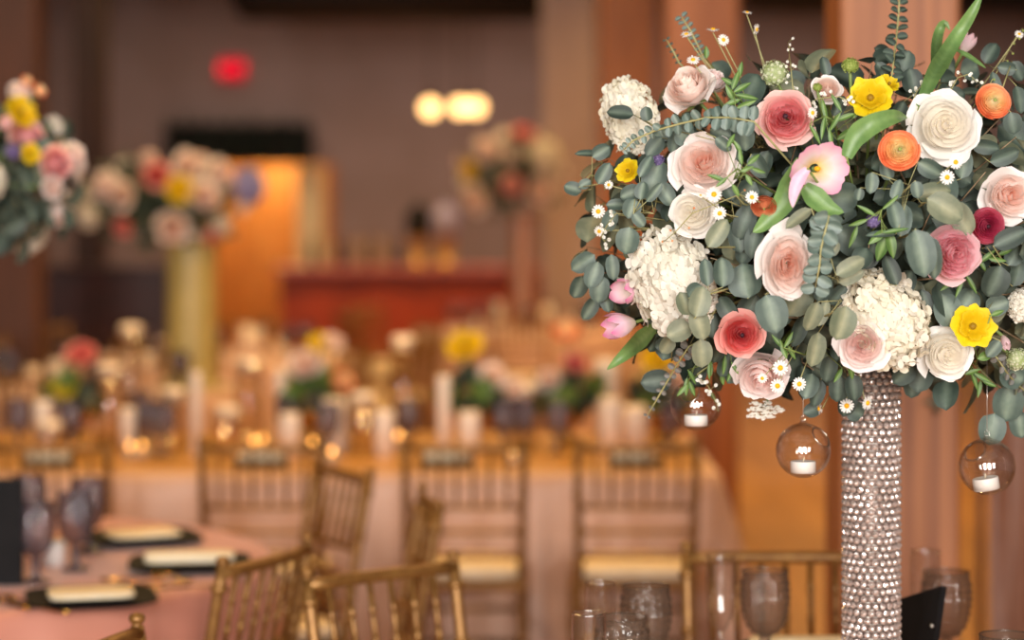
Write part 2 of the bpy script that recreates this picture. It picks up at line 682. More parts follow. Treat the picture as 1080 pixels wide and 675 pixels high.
# bar
bx0, bx1, by = P(296, 0, 24).x, P(575, 0, 24).x, 24.0
t = thing('bar_counter', 'long reddish wooden bar counter in front of the far wall', 'bar', ((bx0 + bx1) / 2, by, 0))
hw = (bx1 - bx0) / 2
M_RED = wood('red_mahogany', '#8e2f0e', '#a83c12', rough=.6, stretch=(6, 6, .6))
b = MB(); b.box((-hw, 0, .08), (hw, .6, 1.0)); b.build('body', M_RED, t, smooth=False)
b = MB(); b.box((-hw + .05, .05, 0), (hw - .05, .55, .08)); b.build('plinth', M_BLACK, t, smooth=False)
o = box_obj('worktop', (-hw - .05, -.12, 1.0), (hw + .05, .7, 1.07), plain('red_bar_top', '#9a4840', '#a8584c', rough=.4), t, .01)
for k in range(4):
    xa = -hw + .06 + k * (2 * hw - .12) / 4 + .04
    b = MB(); b.box((xa, -.025, .2), (xa + (2 * hw - .12) / 4 - .08, 0, .9)); b.build('front_panel', M_RED, t, smooth=False)


def dispenser(px, gm, lab):
    p = P(px, 0, by + .2)
    t = thing('drink_dispenser', lab, 'drink dispenser', (p.x, by + .25, 1.07))
    b = MB(); b.lathe([(.11, 0), (.12, .02), (.085, .04), (.085, .26), (.11, .28), (.11, .3)], 20, cap=True); b.build('stand', plain('brass_stand', '#b08a50', '#c29a60', rough=.4, metal=.4), t)
    b = MB(); b.lathe([(.09, .3), (.125, .33), (.13, .5), (.11, .56), (.07, .58)], 20, cap=True); b.build('jar', gm, t)
    b = MB(); b.lathe([(.075, .58), (.078, .60), (.03, .62), (.015, .65)], 16, cap=True); b.build('lid', gm, t)
    b = MB(); b.tube([(0, -.11, .36), (0, -.17, .36), (0, -.17, .33)], .012, 8); b.build('tap', M_WIRE, t)


dispenser(441, M_BLACK, 'black drink dispenser on a brass stand on the bar')
dispenser(470, plain('lavender_glaze', '#8d86ac', '#9d97bb', rough=.3), 'lavender drink dispenser on a brass stand beside the black one')


def bottle(loc, mat, lab, grp):
    t = thing('wine_bottle', lab, 'bottle', loc, group=grp)
    b = MB(); b.lathe([(.036, 0), (.038, .01), (.038, .19), (.03, .22), (.014, .25), (.014, .31)], 14, cap=True); b.build('body', mat, t)
    b = MB(); b.lathe([(.0155, .28), (.0155, .315)], 12, cap=True); b.build('capsule', M_GOLDMETAL, t)
    return t


M_BOT = [plain('brown_bottle', '#3a2416', '#4a3020', rough=.15), plain('pale_bottle', '#a58a66', '#b59a76', rough=.2)]
bt = [bottle((P(px, 0, by + .25).x, by + .25, 1.07), M_BOT[i % 2], ('dark' if i % 2 == 0 else 'pale') + ' wine bottle standing on the red bar top', 'dark bottles on the bar' if i % 2 == 0 else 'pale bottles on the bar') for i, px in enumerate([330, 345, 362, 378, 390, 402, 418])]

# dark sideboard near the left wall
t = thing('sideboard', 'dark maroon sideboard standing against the dark timber post', 'sideboard', (P(95, 0, 19.4).x, 19.4, 0))
M_MAR = plain('maroon_lacquer', '#2c0f0c', '#3a1512', rough=.4)
b = MB(); b.box((-.65, 0, .1), (.65, .45, 1.15)); b.build('body', M_MAR, t, smooth=False)
o = box_obj('top', (-.68, -.03, 1.15), (.68, .48, 1.19), M_MAR, t, .008)
for k in (-1, 1):
    b = MB(); b.box((-.61 if k < 0 else .02, -.02, .16), (-.02 if k < 0 else .61, 0, 1.1)); d = b.build('door', M_MAR, t, smooth=False)
    b = MB(); b.ball((k * .07, -.04, .65), .018); b.build('knob', M_GOLDMETAL, d)
for sx in (-.58, .58):
    for sy in (.06, .39):
        b = MB(); b.box((sx - .03, sy - .03, 0), (sx + .03, sy + .03, .1)); b.build('leg', M_MAR, t, smooth=False)

# draped screen to the right of the near post
M_BRONZE = plain('bronze_tube', '#7a4f33', '#8a5c3e', rough=.5)
x0 = P(1046, 0, 7.4).x
t = thing('drape_screen', 'brown satin drape hanging beside the broad timber post', 'drape', (x0, 7.4, 0))
rows = []
for j in range(26):
    z = 1.72 - 1.70 * j / 25
    row = []
    for i in range(90):
        x = i / 89 * 1.3
        y = .045 * math.sin(x * 31 + .5 * math.sin(j * .14)) * (.5 + .5 * j / 25) + .02 * math.sin(x * 67 + j * .1)
        row.append((x + .05 * (j / 25) ** 2 * math.sin(x * 9), y, z))
    rows.append(row)
b = MB(); b.grid(rows); b.build('cloth', plain('brown_satin', '#8a5c46', '#96674f', rough=.4, sheen=.3), t)
b = MB(); b.tube([(-.05, 0, 1.73), (1.35, 0, 1.73)], .012, 10); b.build('rod', M_BRONZE, t)
for x in (-.03, 1.33):
    b = MB(); b.tube([(x, 0.03, 0.01), (x, .03, 1.73)], .012, 10); b.build('upright', M_BRONZE, t)
    b = MB(); b.box((x - .12, -.1, 0), (x + .12, .16, .012)); b.build('foot_plate', M_BLACK, t, smooth=False)

# small verdigris hook on the near post
p = P(988, 415, 6.27)
t = thing('wall_hook', 'small verdigris metal hook fixed to the broad timber post', 'hook', p)
M_VERD = plain('verdigris', '#5d6f63', '#7b8c7c', rough=.5, metal=.3, scale=60)
b = MB(); b.lathe([(.0, 0), (.018, .0), (.018, .012), (0, .012)], 16); o = b.build('rosette', M_VERD, t); o.location = (0, .03, .02); o.rotation_euler = (PI / 2, 0, 0)
b = MB(); b.tube([(0, .02, .02), (0, -.01, .0), (0, -.02, -.03), (0, 0, -.05), (0, .012, -.035)], .006, 8)
b.tube([(-.03, .0, -.022), (.03, .0, -.022)], .006, 8); b.build('hook_arm', M_VERD, t)


# ------------------------------------------------------------------ chiavari chairs
def ringed(b, pts, r, n=10, rings=()):
    b.tube(pts, r, n)
    a, c = Vector(pts[0]), Vector(pts[-1])
    r = max(r) if isinstance(r, (list, tuple)) else r
    for k in rings:
        p = a.lerp(c, k)
        d = (c - a).normalized()
        b.tube([p - d * .012, p - d * .005, p + d * .005, p + d * .012], [r, r * 1.28, r * 1.28, r], n)


def make_chair():
    t = thing('chiavari_chair', 'x', 'chair', (0, 0, 0))
    W = .19
    def post_pt(sx, z):
        if z < .45:
            return Vector((sx * (W - .008), -.17 - .05 * (1 - z / .45), z))
        k = (z - .45) / .45
        return Vector((sx * (W - .008 + .006 * k), -.17 - .075 * k ** 1.2, z))
    for sx in (-1, 1):
        b = MB()
        zs = [0, .15, .3, .45, .55, .65, .75, .85, .905]
        b.tube([post_pt(sx, z) for z in zs], [.012, .014, .0145, .015, .0145, .014, .0135, .013, .0125], 10)
        for z in (.2, .5, .62, .74, .86):
            p = post_pt(sx, z)
            b.tube([p + Vector((0, 0, -.01)), p + Vector((0, 0, -.004)), p + Vector((0, 0, .004)), p + Vector((0, 0, .01))], [.0135, .0185, .0185, .0135], 10)
        pt = post_pt(sx, .905)
        f = MB(); f.lathe([(.0125, 0), (.0085, .004), (.014, .010), (.0155, .016), (.012, .022), (.001, .025)], 12)
        leg = b.build('rear_leg', M_GOLD, t)
        f.build('finial', M_GOLD, leg, loc=pt)
        b = MB()
        ringed(b, [(sx * (W + .0), .19, 0), (sx * W, .19, .2), (sx * W, .185, .44)], [.011, .014, .0155], 10, (.3, .6, .85))
        b.build('front_leg', M_GOLD, t)
        b = MB()
        for z in (.17, .3):
            b.tube([(sx * W, .19, z), post_pt(sx, z)], .009, 8)
        b.build('side_stretcher', M_GOLD, t)
    b = MB()
    for z in (.2, .31):
        b.tube([(-W, .19, z), (W, .19, z)], .009, 8)
    b.build('front_stretcher', M_GOLD, t)
    b = MB()
    b.tube([post_pt(-1, .22), post_pt(1, .22)], .009, 8)
    b.build('back_stretcher', M_GOLD, t)
    o = box_obj('seat', (-.2, -.185, .43), (.2, .2, .46), M_GOLD, t, .01)
    # cushion, rounded
    rows = []
    for (k, z) in ((.93, .461), (1., .47), (1., .485), (.95, .497), (.8, .504), (.4, .507), (.01, .508)):
        row = []
        for i in range(32):
            a = 2 * PI * i / 32
            c, s = math.cos(a), math.sin(a)
            q = (abs(c) ** 6 + abs(s) ** 6) ** (-1 / 6)
            row.append((.195 * k * c * q, .008 + .185 * k * s * q, z))
        rows.append(row)
    b = MB(); b.grid(rows, close=True)
    b.f.append(tuple(reversed(range(32))))
    b.build('cushion', M_CUSH, t)

    def rail(z, r, name, bow=.0):
        b = MB()
        a, c = post_pt(-1, z), post_pt(1, z)
        pts = [a.lerp(c, k / 6) + Vector((0, -bow * math.sin(PI * k / 6), 0)) for k in range(7)]
        b.tube(pts, r, 10)
        return b.build(name, M_GOLD, t)
    rail(.893, .0135, 'top_rail', .012)
    rail(.70, .009, 'back_rail', .01)
    rail(.62, .009, 'back_rail', .01)
    rail(.54, .009, 'back_rail', .01)
    for k in range(1, 7):
        b = MB()
        f = k / 7
        a = post_pt(-1, .70).lerp(post_pt(1, .70), f) + Vector((0, -.01 * math.sin(PI * f), 0))
        c = post_pt(-1, .893).lerp(post_pt(1, .893), f) + Vector((0, -.012 * math.sin(PI * f), 0))
        ringed(b, [a, c], .0065, 8, (.33, .66))
        b.build('spindle', M_GOLD, t)
    return t


CHAIR = make_chair()
chair_used = [False]


def place_chair(mid, facing, label, group=None):
    """mid = middle of the top rail; facing = unit direction the sitter looks"""
    f = Vector((facing[0], facing[1], 0)).normalized()
    rz = math.atan2(-f.x, f.y)
    loc = Vector((mid[0], mid[1], 0)) + f * .245
    if not chair_used[0]:
        chair_used[0] = True
        CHAIR.location = loc
        CHAIR.rotation_euler = (0, 0, rz)
        CHAIR['label'] = label
        if group:
            CHAIR['group'] = group
        return CHAIR
    return dup(CHAIR, loc, rz, label, group)


def chair_by_tops(pl, pr, side, label, group=None):
    """pl, pr = (x, y) of the two back posts' tops; side = +1 faces away from the viewer"""
    a, c = Vector((pl[0], pl[1], 0)), Vector((pr[0], pr[1], 0))
    d = (c - a).normalized()
    n = Vector((-d.y, d.x, 0)) * side
    return place_chair((a + c) / 2, n, label, group)


GC = None
for px, lab in [(50, 'gold chiavari chair at the long table, behind the round table with goblets'),
                (275, 'gold chiavari chair at the long table, second along, behind the turned chair'),
                (490, 'gold chiavari chair at the long table behind the edge-on chair'),
                (672, 'gold chiavari chair at the long table nearest its draped corner')]:
    m = P(px, 0, 7.66)
    place_chair((m.x, m.y), (0, 1), lab, 'chairs along the long table')
chair_by_tops((-.600, 5.02), (-.455, 5.36), 1, 'gold chiavari chair pulled up to the pink round table, its back slanting')
chair_by_tops((-.41, 4.86), (-.125, 5.1), -1, 'gold chiavari chair with pale spindles in front of the edge-on chair')
chair_by_tops((-.236, 6.34), (-.180, 5.97), -1, 'gold chiavari chair seen nearly edge-on at the pink round table')
chair_by_tops((-.57, 7.05), (-.395, 6.72), -1, 'gold chiavari chair turned sideways at the far rim of the round table')
chair_by_tops((.378, 5.24), (.755, 5.24), -1, 'gold chiavari chair behind the champagne flute and the crystal stand')
chair_by_tops((-.667, 4.31), (-.75, 3.94), 1, 'gold chiavari chair of which only one knobbed post top shows')


# ------------------------------------------------------------------ tables and cloths
def round_table(c, r, z, mat, lab, clab, drop=.74, seed=0):
    t = thing('round_table', lab, 'table', (c[0], c[1], 0))
    b = MB(); b.lathe([(.0, z - .045), (r, z - .045), (r + .005, z - .03), (r, z - .012), (0, z - .012)], 64); b.build('tabletop', M_TIMBER_DARK, t)
    for k in range(4):
        a = PI / 4 + k * PI / 2
        b = MB(); b.tube([(.45 * math.cos(a), .45 * math.sin(a), 0), (.42 * math.cos(a), .42 * math.sin(a), z - .045)], .018, 8); b.build('leg', M_BLACK, t)
    rnd = random.Random(seed)
    ph = [rnd.uniform(0, 6) for _ in range(4)]
    rows = []
    N = 220
    prof = [(0.001, 0, 0), (.5, 0, 0), (.9, 0, 0), (.985, 0, 0), (1.0, -.004, 0), (1.012, -.02, .05)] + [(1.018 + .03 * k / 12, -.03 - (drop - .03) * k / 12, .15 + .85 * k / 12) for k in range(1, 13)]
    for (k, dz, w) in prof:
        row = []
        for i in range(N):
            a = 2 * PI * i / N
            f = .5 + .5 * math.sin(14 * a + ph[0] + .8 * math.sin(5 * a + ph[1]))
            rr = r * k + w * (.055 * f + .02 * math.sin(31 * a + ph[2]))
            row.append((rr * math.cos(a), rr * math.sin(a), z + dz))
        rows.append(row)
    b = MB(); b.grid(rows, close=True)
    o = b.build('tablecloth', mat)
    o.location = (c[0], c[1], 0)
    tag(o, clab, 'tablecloth')
    return t


TBF = (.59, 3.95); ZF = .775
TBL = (-1.53, 6.15); ZL = .76
round_table(TBF, .87, ZF, M_SATIN, 'round banquet table under the tall flower centrepiece with daisies', 'blush satin tablecloth under the crystal stand and smoked goblets', seed=1)
round_table(TBL, .91, ZL, M_SATIN_PINK, 'round banquet table set with black plates and cream napkins', 'rose pink satin tablecloth on the round table with black plates', seed=2)
round_table((-2.05, 12.1), .8, .76, M_SATIN, 'round banquet table under the yellow column of flowers', 'blush tablecloth below the yellow flower column', seed=3)
round_table((.08, 17.7), .8, .76, M_SATIN, 'round banquet table in front of the red bar', 'blush tablecloth on the round table before the red bar', seed=4)
round_table((-1.75, 14.6), .8, .76, M_SATIN, 'round banquet table between the yellow column and the bar', 'blush tablecloth between the yellow column and the bar', seed=5)

# long table
LX0, LX1, LY0, LY1, LZ = -2.2, .70, 8.2, 9.65, .755
t = thing('banquet_table', 'long banquet table behind the row of gold chairs', 'table', ((LX0 + LX1) / 2, (LY0 + LY1) / 2, 0))
hx, hy = (LX1 - LX0) / 2, (LY1 - LY0) / 2
o = box_obj('tabletop', (-hx, -hy, LZ - .045), (hx, hy, LZ - .012), M_TIMBER_DARK, t)
for sx in (-1, 1):
    for sy in (-1, 1):
        b = MB(); b.tube([(sx * (hx - .2), sy * (hy - .15), 0), (sx * (hx - .2), sy * (hy - .15), LZ - .045)], .02, 8); b.build('leg', M_BLACK, t)
# cloth: rounded rectangle loops
b = MB()
rows = []
per = []
N = 420
def rect_pt(u):
    L = [2 * hx, 2 * hy, 2 * hx, 2 * hy]
    s = u * sum(L)
    c = [(-hx, -hy), (hx, -hy), (hx, hy), (-hx, hy), (-hx, -hy)]
    for k in range(4):
        if s <= L[k] or k == 3:
            f = min(1, s / L[k])
            a, d = c[k], c[k + 1]
            return (a[0] + (d[0] - a[0]) * f, a[1] + (d[1] - a[1]) * f), [(0, -1), (1, 0), (0, 1), (-1, 0)][k], f
        s -= L[k]
for j in range(18):
    row = []
    for i in range(N):
        (x, y), n, f = rect_pt(i / N)
        if j < 4:
            k = [.0, .6, .97, 1.][j]
            row.append((x * k, y * k, LZ - (0 if j < 3 else .003)))
        else:
            q = (j - 4) / 13
            corner = max(0, 1 - min(f, 1 - f) * (2 * (hx if n[0] == 0 else hy)) / .22)
            fold = .5 + .5 * math.sin(i * .42 + 1.3 * math.sin(i * .05))
            out = .012 + q * (.03 + .05 * fold + .16 * corner)
            cx = math.copysign(1, x); cy = math.copysign(1, y)
            ox = n[0] * out + (cx * .7 * q * .2 * corner if n[0] == 0 else 0)
            oy = n[1] * out + (cy * .7 * q * .2 * corner if n[1] == 0 else 0)
            row.append((x + ox, y + oy, LZ - .012 - q * (LZ - .02)))
    rows.append(row)
b.grid(rows, close=True)
o = b.build('tablecloth', M_SATIN)
o.location = ((LX0 + LX1) / 2, (LY0 + LY1) / 2, 0)
tag(o, 'blush satin tablecloth falling to the floor from the long table', 'tablecloth')
b = MB()
rows = []
for (k, z) in ((.001, .0035), (.6, .0035), (.97, .0035), (.985, .003), (.988, .001)):
    rows.append([(hx * k * math.copysign(abs(math.cos(a)) ** .12, math.cos(a)), hy * k * math.copysign(abs(math.sin(a)) ** .12, math.sin(a)), z) for a in [2 * PI * (i + .5) / 160 for i in range(160)]])
b.grid(rows, close=True)
o = b.build('warm_light_overlay', plain('warm_light_gold', '#b5803c', '#c6924a', rough=.35, scale=40, bump=.1))  # added sheet; its gold colour stands for warm light on the cloth
o.location = ((LX0 + LX1) / 2, (LY0 + LY1) / 2, LZ)
tag(o, 'added gold overlay imitating warm light on the top of the long table', 'light overlay')
LZ += .0035


# ------------------------------------------------------------------ flowers
rnd = random.Random(5)


def petal(b, R, H, a0, hw, zb=-.55, rb=.07, flare=0., ruff=0., tip=.16, nu=8, nv=7, tone=.5, cup=.55, point=0., curl=0.):
    ph, ph2 = rnd.uniform(0, 6.28), rnd.uniform(0, 6.28)
    rows, tn = [], []
    tw = rnd.uniform(.03, .07)
    for j in range(nv + 1):
        v = j / nv
        row, tr = [], []
        for i in range(nu + 1):
            u = -1 + 2 * i / nu
            ve = v * (1 - tip * abs(u) ** 2.6 + point * (1 - abs(u)) * v)
            rr = rb + (R - rb) * ve ** cup
            zz = zb + (H - zb) * ve ** 1.35
            f = max(0, (ve - .55) / .45)
            rr += flare * f * f
            zz -= (flare * .45 + curl) * f * f
            a = a0 + u * hw * (.62 + .38 * ve)
            rr *= 1 + tw * u
            d = ruff * ve * ve * (math.sin(u * 4.2 + ph) + .6 * math.sin(u * 9 + ph2))
            rr += d * .8
            zz += d * .8
            row.append((rr * math.cos(a), rr * math.sin(a), zz))
            tr.append((min(1, max(0, tone + .12 * (ve - .5))), max(0., (ve - .82) / .18) * .5))
        rows.append(row)
        tn.append(tr)
    b.grid(rows, tn)


def shell(b, S, th, a0, hw, flat=.85, lip=0., ruff=0., tip=.16, nu=8, nv=8, tone=.5, zoff=0., up=.0, notch=0., tpow=2.4):
    """a petal lying on a ball of radius S, from behind the bloom up to the polar angle th, its rim rolled out by lip"""
    ph, ph2 = rnd.uniform(0, 6.28), rnd.uniform(0, 6.28)
    tw = rnd.uniform(.05, .10)
    rows, tn = [], []
    for j in range(nv + 1):
        v = j / nv
        row, tr = [], []
        for i in range(nu + 1):
            u = -1 + 2 * i / nu
            ve = v * (1 - tip * abs(u) ** tpow - notch * max(0, 1 - abs(u) * 3) * v)
            t = 2.55 + (th - 2.55) * ve ** .85
            rr, zz = S * math.sin(t), S * math.cos(t) * flat + zoff
            f = max(0., (ve - .62) / .38) ** 2
            rr += lip * f
            zz += (up - lip * .25) * f
            rr *= 1 + tw * u
            d = ruff * ve * ve * (math.sin(u * 3.6 + ph) + .55 * math.sin(u * 8 + ph2))
            rr += d * .7
            zz += d
            a = a0 + u * hw * (.72 + .28 * ve)
            row.append((rr * math.cos(a), rr * math.sin(a), zz))
            tr.append((min(1, max(0, tone + .1 * (ve - .7))), max(0., (ve - .86) / .14) * .55))
        rows.append(row)
        tn.append(tr)
    b.grid(rows, tn)


def swirl(b, r0, r1, turns, z0, z1, ruff=.0, tone=.0, n=46):
    """the rolled heart of a rose: one spiralling petal wall standing on the bud"""
    rows, tn = [], []
    for (k, dz) in ((0, -.22), (.5, -.08), (1, 0)):
        row, tr = [], []
        for i in range(n):
            t = i / (n - 1)
            r = r0 + (r1 - r0) * t + .02 * (1 - k)
            a = turns * 2 * PI * t
            z = z0 + (z1 - z0) * t + dz + ruff * math.sin(a * 3.3) * k
            row.append((r * math.cos(a), r * math.sin(a), z))
            tr.append((tone + .15 * t, .3 * k))
        rows.append(row)
        tn.append(tr)
    b.grid(rows, tn)


def wall(b, R, H, a0, hw, lean=.0, lip=0., ruff=0., tip=.1, tone=.5, spiral=.06, depth=.55, point=0., nu=9, nv=8, notch=0., base=.1):
    """a petal standing round the heart: rim of radius R at height H, its outer side bellying by lean, its rim rolled out by lip"""
    ph, ph2 = rnd.uniform(0, 6.28), rnd.uniform(0, 6.28)
    rows, tn = [], []
    p0 = (base, H - depth - .35)
    p1 = (R + lean, H - depth)
    for j in range(nv + 1):
        v = j / nv
        row, tr = [], []
        for i in range(nu + 1):
            u = -1 + 2 * i / nu
            low = tip * abs(u) ** 2.6 + notch * max(0, 1 - abs(u) * 3)
            t = v ** .7
            rr = (1 - t) ** 2 * p0[0] + 2 * t * (1 - t) * p1[0] + t * t * R
            zz = (1 - t) ** 2 * p0[1] + 2 * t * (1 - t) * p1[1] + t * t * (H - low + point * max(0, 1 - abs(u) * 2.2))
            f = max(0., (v - .5) / .5) ** 2
            rr += lip * f * (1 - .5 * abs(u) ** 2)
            zz -= lip * .35 * f
            rr += spiral * u * t
            d = ruff * v * v * (math.sin(u * 3.4 + ph) + .6 * math.sin(u * 7.5 + ph2))
            rr += d * .8
            zz += d
            rr = max(.004, rr)
            a = a0 + u * hw * (.75 + .25 * t)
            row.append((rr * math.cos(a), rr * math.sin(a), zz))
            tr.append((min(1, max(0, tone + .1 * (t - .7))), max(0., (v - .84) / .16) * .6))
        rows.append(row)
        tn.append(tr)
    b.grid(rows, tn)


def ring_of(b, n, R, H, over=1.3, jr=.04, jh=.03, **k):
    a = rnd.uniform(0, 6.28)
    for i in range(n):
        wall(b, R * rnd.uniform(1 - jr, 1 + jr), H + rnd.uniform(-jh, jh), a + 2 * PI * i / n + rnd.uniform(-.12, .12), PI / n * over, **{**k, 'lip': k.get('lip', 0.) * rnd.uniform(.55, 1.45)})


def outer_rings(b, t0=.5, ru=.02):
    ring_of(b, 4, .60, .30, 1.3, lean=.05, lip=.07, ruff=ru, tone=t0, tip=.14, spiral=.06, point=.02)
    ring_of(b, 5, .72, .16, 1.22, jr=.06, lean=-.02, lip=.15, ruff=ru * 1.5, tone=t0 + .25, tip=.2, spiral=.06, point=.05)
    ring_of(b, 5, .80, .0, 1.12, jr=.08, jh=.06, lean=-.06, lip=.22, ruff=ru * 2, tone=1., tip=.26, spiral=.06, depth=.4, point=.06)


def rose_petals(wide=1.):
    b = MB()
    ring_of(b, 2, .07, .61, 1.25, lean=.05, tone=.0, tip=.06, spiral=.04, base=.05)
    ring_of(b, 3, .22, .58, 1.35, lean=.08, lip=.01, tone=.15, tip=.09, spiral=.07)
    ring_of(b, 3, .37, .50, 1.35, lean=.08, lip=.02, ruff=.010, tone=.3, tip=.12, spiral=.08)
    ring_of(b, 4, .51, .39, 1.3, lean=.07, lip=.05, ruff=.016, tone=.44, tip=.14, spiral=.08)
    outer_rings(b, .52)
    return b


def garden_petals(ruffle=.03, dome=.36):
    b = MB()
    for k in range(19):
        f = (k + .5) / 19
        R = .05 + .42 * f ** .8
        wall(b, R, .60 - .24 * f + rnd.uniform(-.03, .03), k * 2.39996 + rnd.uniform(-.5, .5), min(1.2, .17 / R + .12) * rnd.uniform(.8, 1.3), lean=.05, lip=.01 + .02 * f, ruff=ruffle * .8, tone=.42 * f, tip=.10, spiral=rnd.uniform(-.07, .09), nu=8, nv=7, notch=.03)
    ring_of(b, 5, .53, .36, 1.3, lean=.06, lip=.04, ruff=ruffle * .6, tone=.45, tip=.13, notch=.03)
    outer_rings(b, .55, ruffle * .8)
    return b


def ranunculus_petals():
    b = MB()
    n = 8
    for k in range(n):
        f = k / (n - 1)
        R = .14 + .78 * f ** .95
        H = .62 * math.sqrt(max(0, 1 - (R * .98) ** 2)) - .08
        ring_of(b, 4 if k < 3 else 5, R, H, 1.45, jr=.02, jh=.012, lean=.09, lip=.015 + .05 * f * f, ruff=.006, tone=f, tip=.05, spiral=.035, depth=.4)
    return b


def peony_petals():
    b = MB()
    for k in range(30):
        f = (k + .5) / 30
        R = .06 + .56 * f ** .75
        wall(b, R, .64 - .30 * f + rnd.uniform(-.05, .05), k * 2.39996 + rnd.uniform(-.5, .5), min(1.2, .2 / R + .2) * rnd.uniform(.8, 1.3), lean=.06, lip=.02, ruff=.035, tone=.6 * f, tip=.14, spiral=rnd.uniform(-.09, .09), nu=8, nv=7, notch=.06)
    ring_of(b, 5, .70, .26, 1.3, lean=.05, lip=.08, ruff=.03, tone=.7, tip=.16, notch=.06)
    ring_of(b, 5, .82, .06, 1.3, lean=.0, lip=.14, ruff=.035, tone=.9, tip=.18, notch=.06)
    return b


def tulip_petals(op=.0, frill=.0):
    """closed cup, length along +z, 2.0 tall, about 1.25 wide"""
    b = MB()
    for k in range(6):
        a0 = k * PI / 3 + rnd.uniform(-.1, .1)
        Rm = (.62 if k % 2 else .55) * (1 + .5 * op)
        ph = rnd.uniform(0, 6)
        rows, tn = [], []
        for j in range(11):
            v = j / 10
            row, tr = [], []
            for i in range(9):
                u = -1 + i / 4
                ve = v * (1 - .22 * abs(u) ** 2)
                prof = math.sin(PI * (.06 + .62 * ve)) if op < .3 else math.sin(PI * (.06 + .45 * ve))
                rr = .08 + (Rm - .08) * prof + op * .9 * ve ** 2
                wd = .62 * (1 - max(0, ve - .55) ** 1.5 * 2.0) if frill == 0 else .66
                a = a0 + u * wd
                d = frill * ve * ve * (math.sin(u * 6 + ph) + .7 * math.sin(u * 13 + ph * 2))
                zz = -.55 + (1.9 - .8 * op) * ve - op * .5 * ve ** 3 + d
                rr += d * .7
                row.append((rr * math.cos(a), rr * math.sin(a), zz))
                tr.append((ve, abs(u) ** 2 * .6 * ve))
            rows.append(row)
            tn.append(tr)
        b.grid(rows, tn)
    return b


def poppy_petals():
    b = MB()
    for (n, R, H, t) in ((5, .62, .32, .4), (6, .95, .12, .9)):
        a = rnd.uniform(0, 6)
        for i in range(n):
            petal(b, R, H + rnd.uniform(-.06, .1), a + 2 * PI * i / n + rnd.uniform(-.15, .15), PI / n * 1.4, zb=-.2, flare=.08, ruff=.085, tone=t, cup=.8, nu=12)
    return b


def floret(b, c, n, s, tone, np_=4):
    q = Vector((0, 0, 1)).rotation_difference(n)
    r0 = rnd.uniform(0, 6)
    for k in range(np_):
        a = r0 + 2 * PI * k / np_
        d = Vector((math.cos(a), math.sin(a), 0))
        e = Vector((-math.sin(a), math.cos(a), 0))
        cup = rnd.uniform(.0, .35)
        rows, tn = [], []
        for (r, w, z) in ((.08, .12, 0), (.4, .42, .05), (.75, .52, .12 + cup * .4), (1., .3, .12 + cup)):
            rows.append([c + q @ ((d * r + e * (w * u) + Vector((0, 0, z - abs(u) * .08))) * s) for u in (-1, 0, 1)])
            tn.append([(tone, 0)] * 3)
        b.grid(rows, tn)


def hydrangea_florets(rx, ry, rz, n, s, core=False):
    b = MB()
    if core:
        b.ball((0, 0, 0), .84, 20, 12, (rx, ry, rz), (.2, 0))
    for k in range(n):
        f = (k + .5) / n
        z = 1 - 1.35 * f
        a = k * 2.39996 + rnd.uniform(-.2, .2)
        r = math.sqrt(max(0, 1 - z * z))
        nn = Vector((r * math.cos(a), r * math.sin(a), z))
        c = Vector((nn.x * rx, nn.y * ry, nn.z * rz)) * rnd.uniform(.9, 1.04)
        nn = (nn + Vector((rnd.uniform(-.5, .5), rnd.uniform(-.5, .5), rnd.uniform(-.2, .5)))).normalized()
        floret(b, c, nn, s * rnd.uniform(.8, 1.15), rnd.random())
    return b


def daisy_petals(n=14):
    b = MB()
    for k in range(n):
        a = 2 * PI * k / n + rnd.uniform(-.05, .05)
        dr = rnd.uniform(-.2, .1)
        rows, tn = [], []
        for (r, w) in ((.3, .07), (.55, .13), (.85, .14), (1., .06)):
            row = []
            for u in (-1, 0, 1):
                x, y = r, u * w
                row.append((x * math.cos(a) - y * math.sin(a), x * math.sin(a) + y * math.cos(a), dr * r * r + .03 * (1 - abs(u))))
            rows.append(row)
            tn.append([(.6, 0)] * 3)
        b.grid(rows, tn)
    return b


def dome(r, h, bumps=40, z0=0.):
    b = MB()
    b.ball((0, 0, z0), r, 14, 8, (1, 1, h / r), (.4, 0))
    for k in range(bumps):
        f = (k + .5) / bumps
        z = 1 - f
        rr = math.sqrt(1 - z * z)
        a = k * 2.39996
        b.ball((r * rr * math.cos(a), r * rr * math.sin(a), z0 + h * z), r * .13, 6, 4, tone=(.2 + .8 * f, 0))
    return b


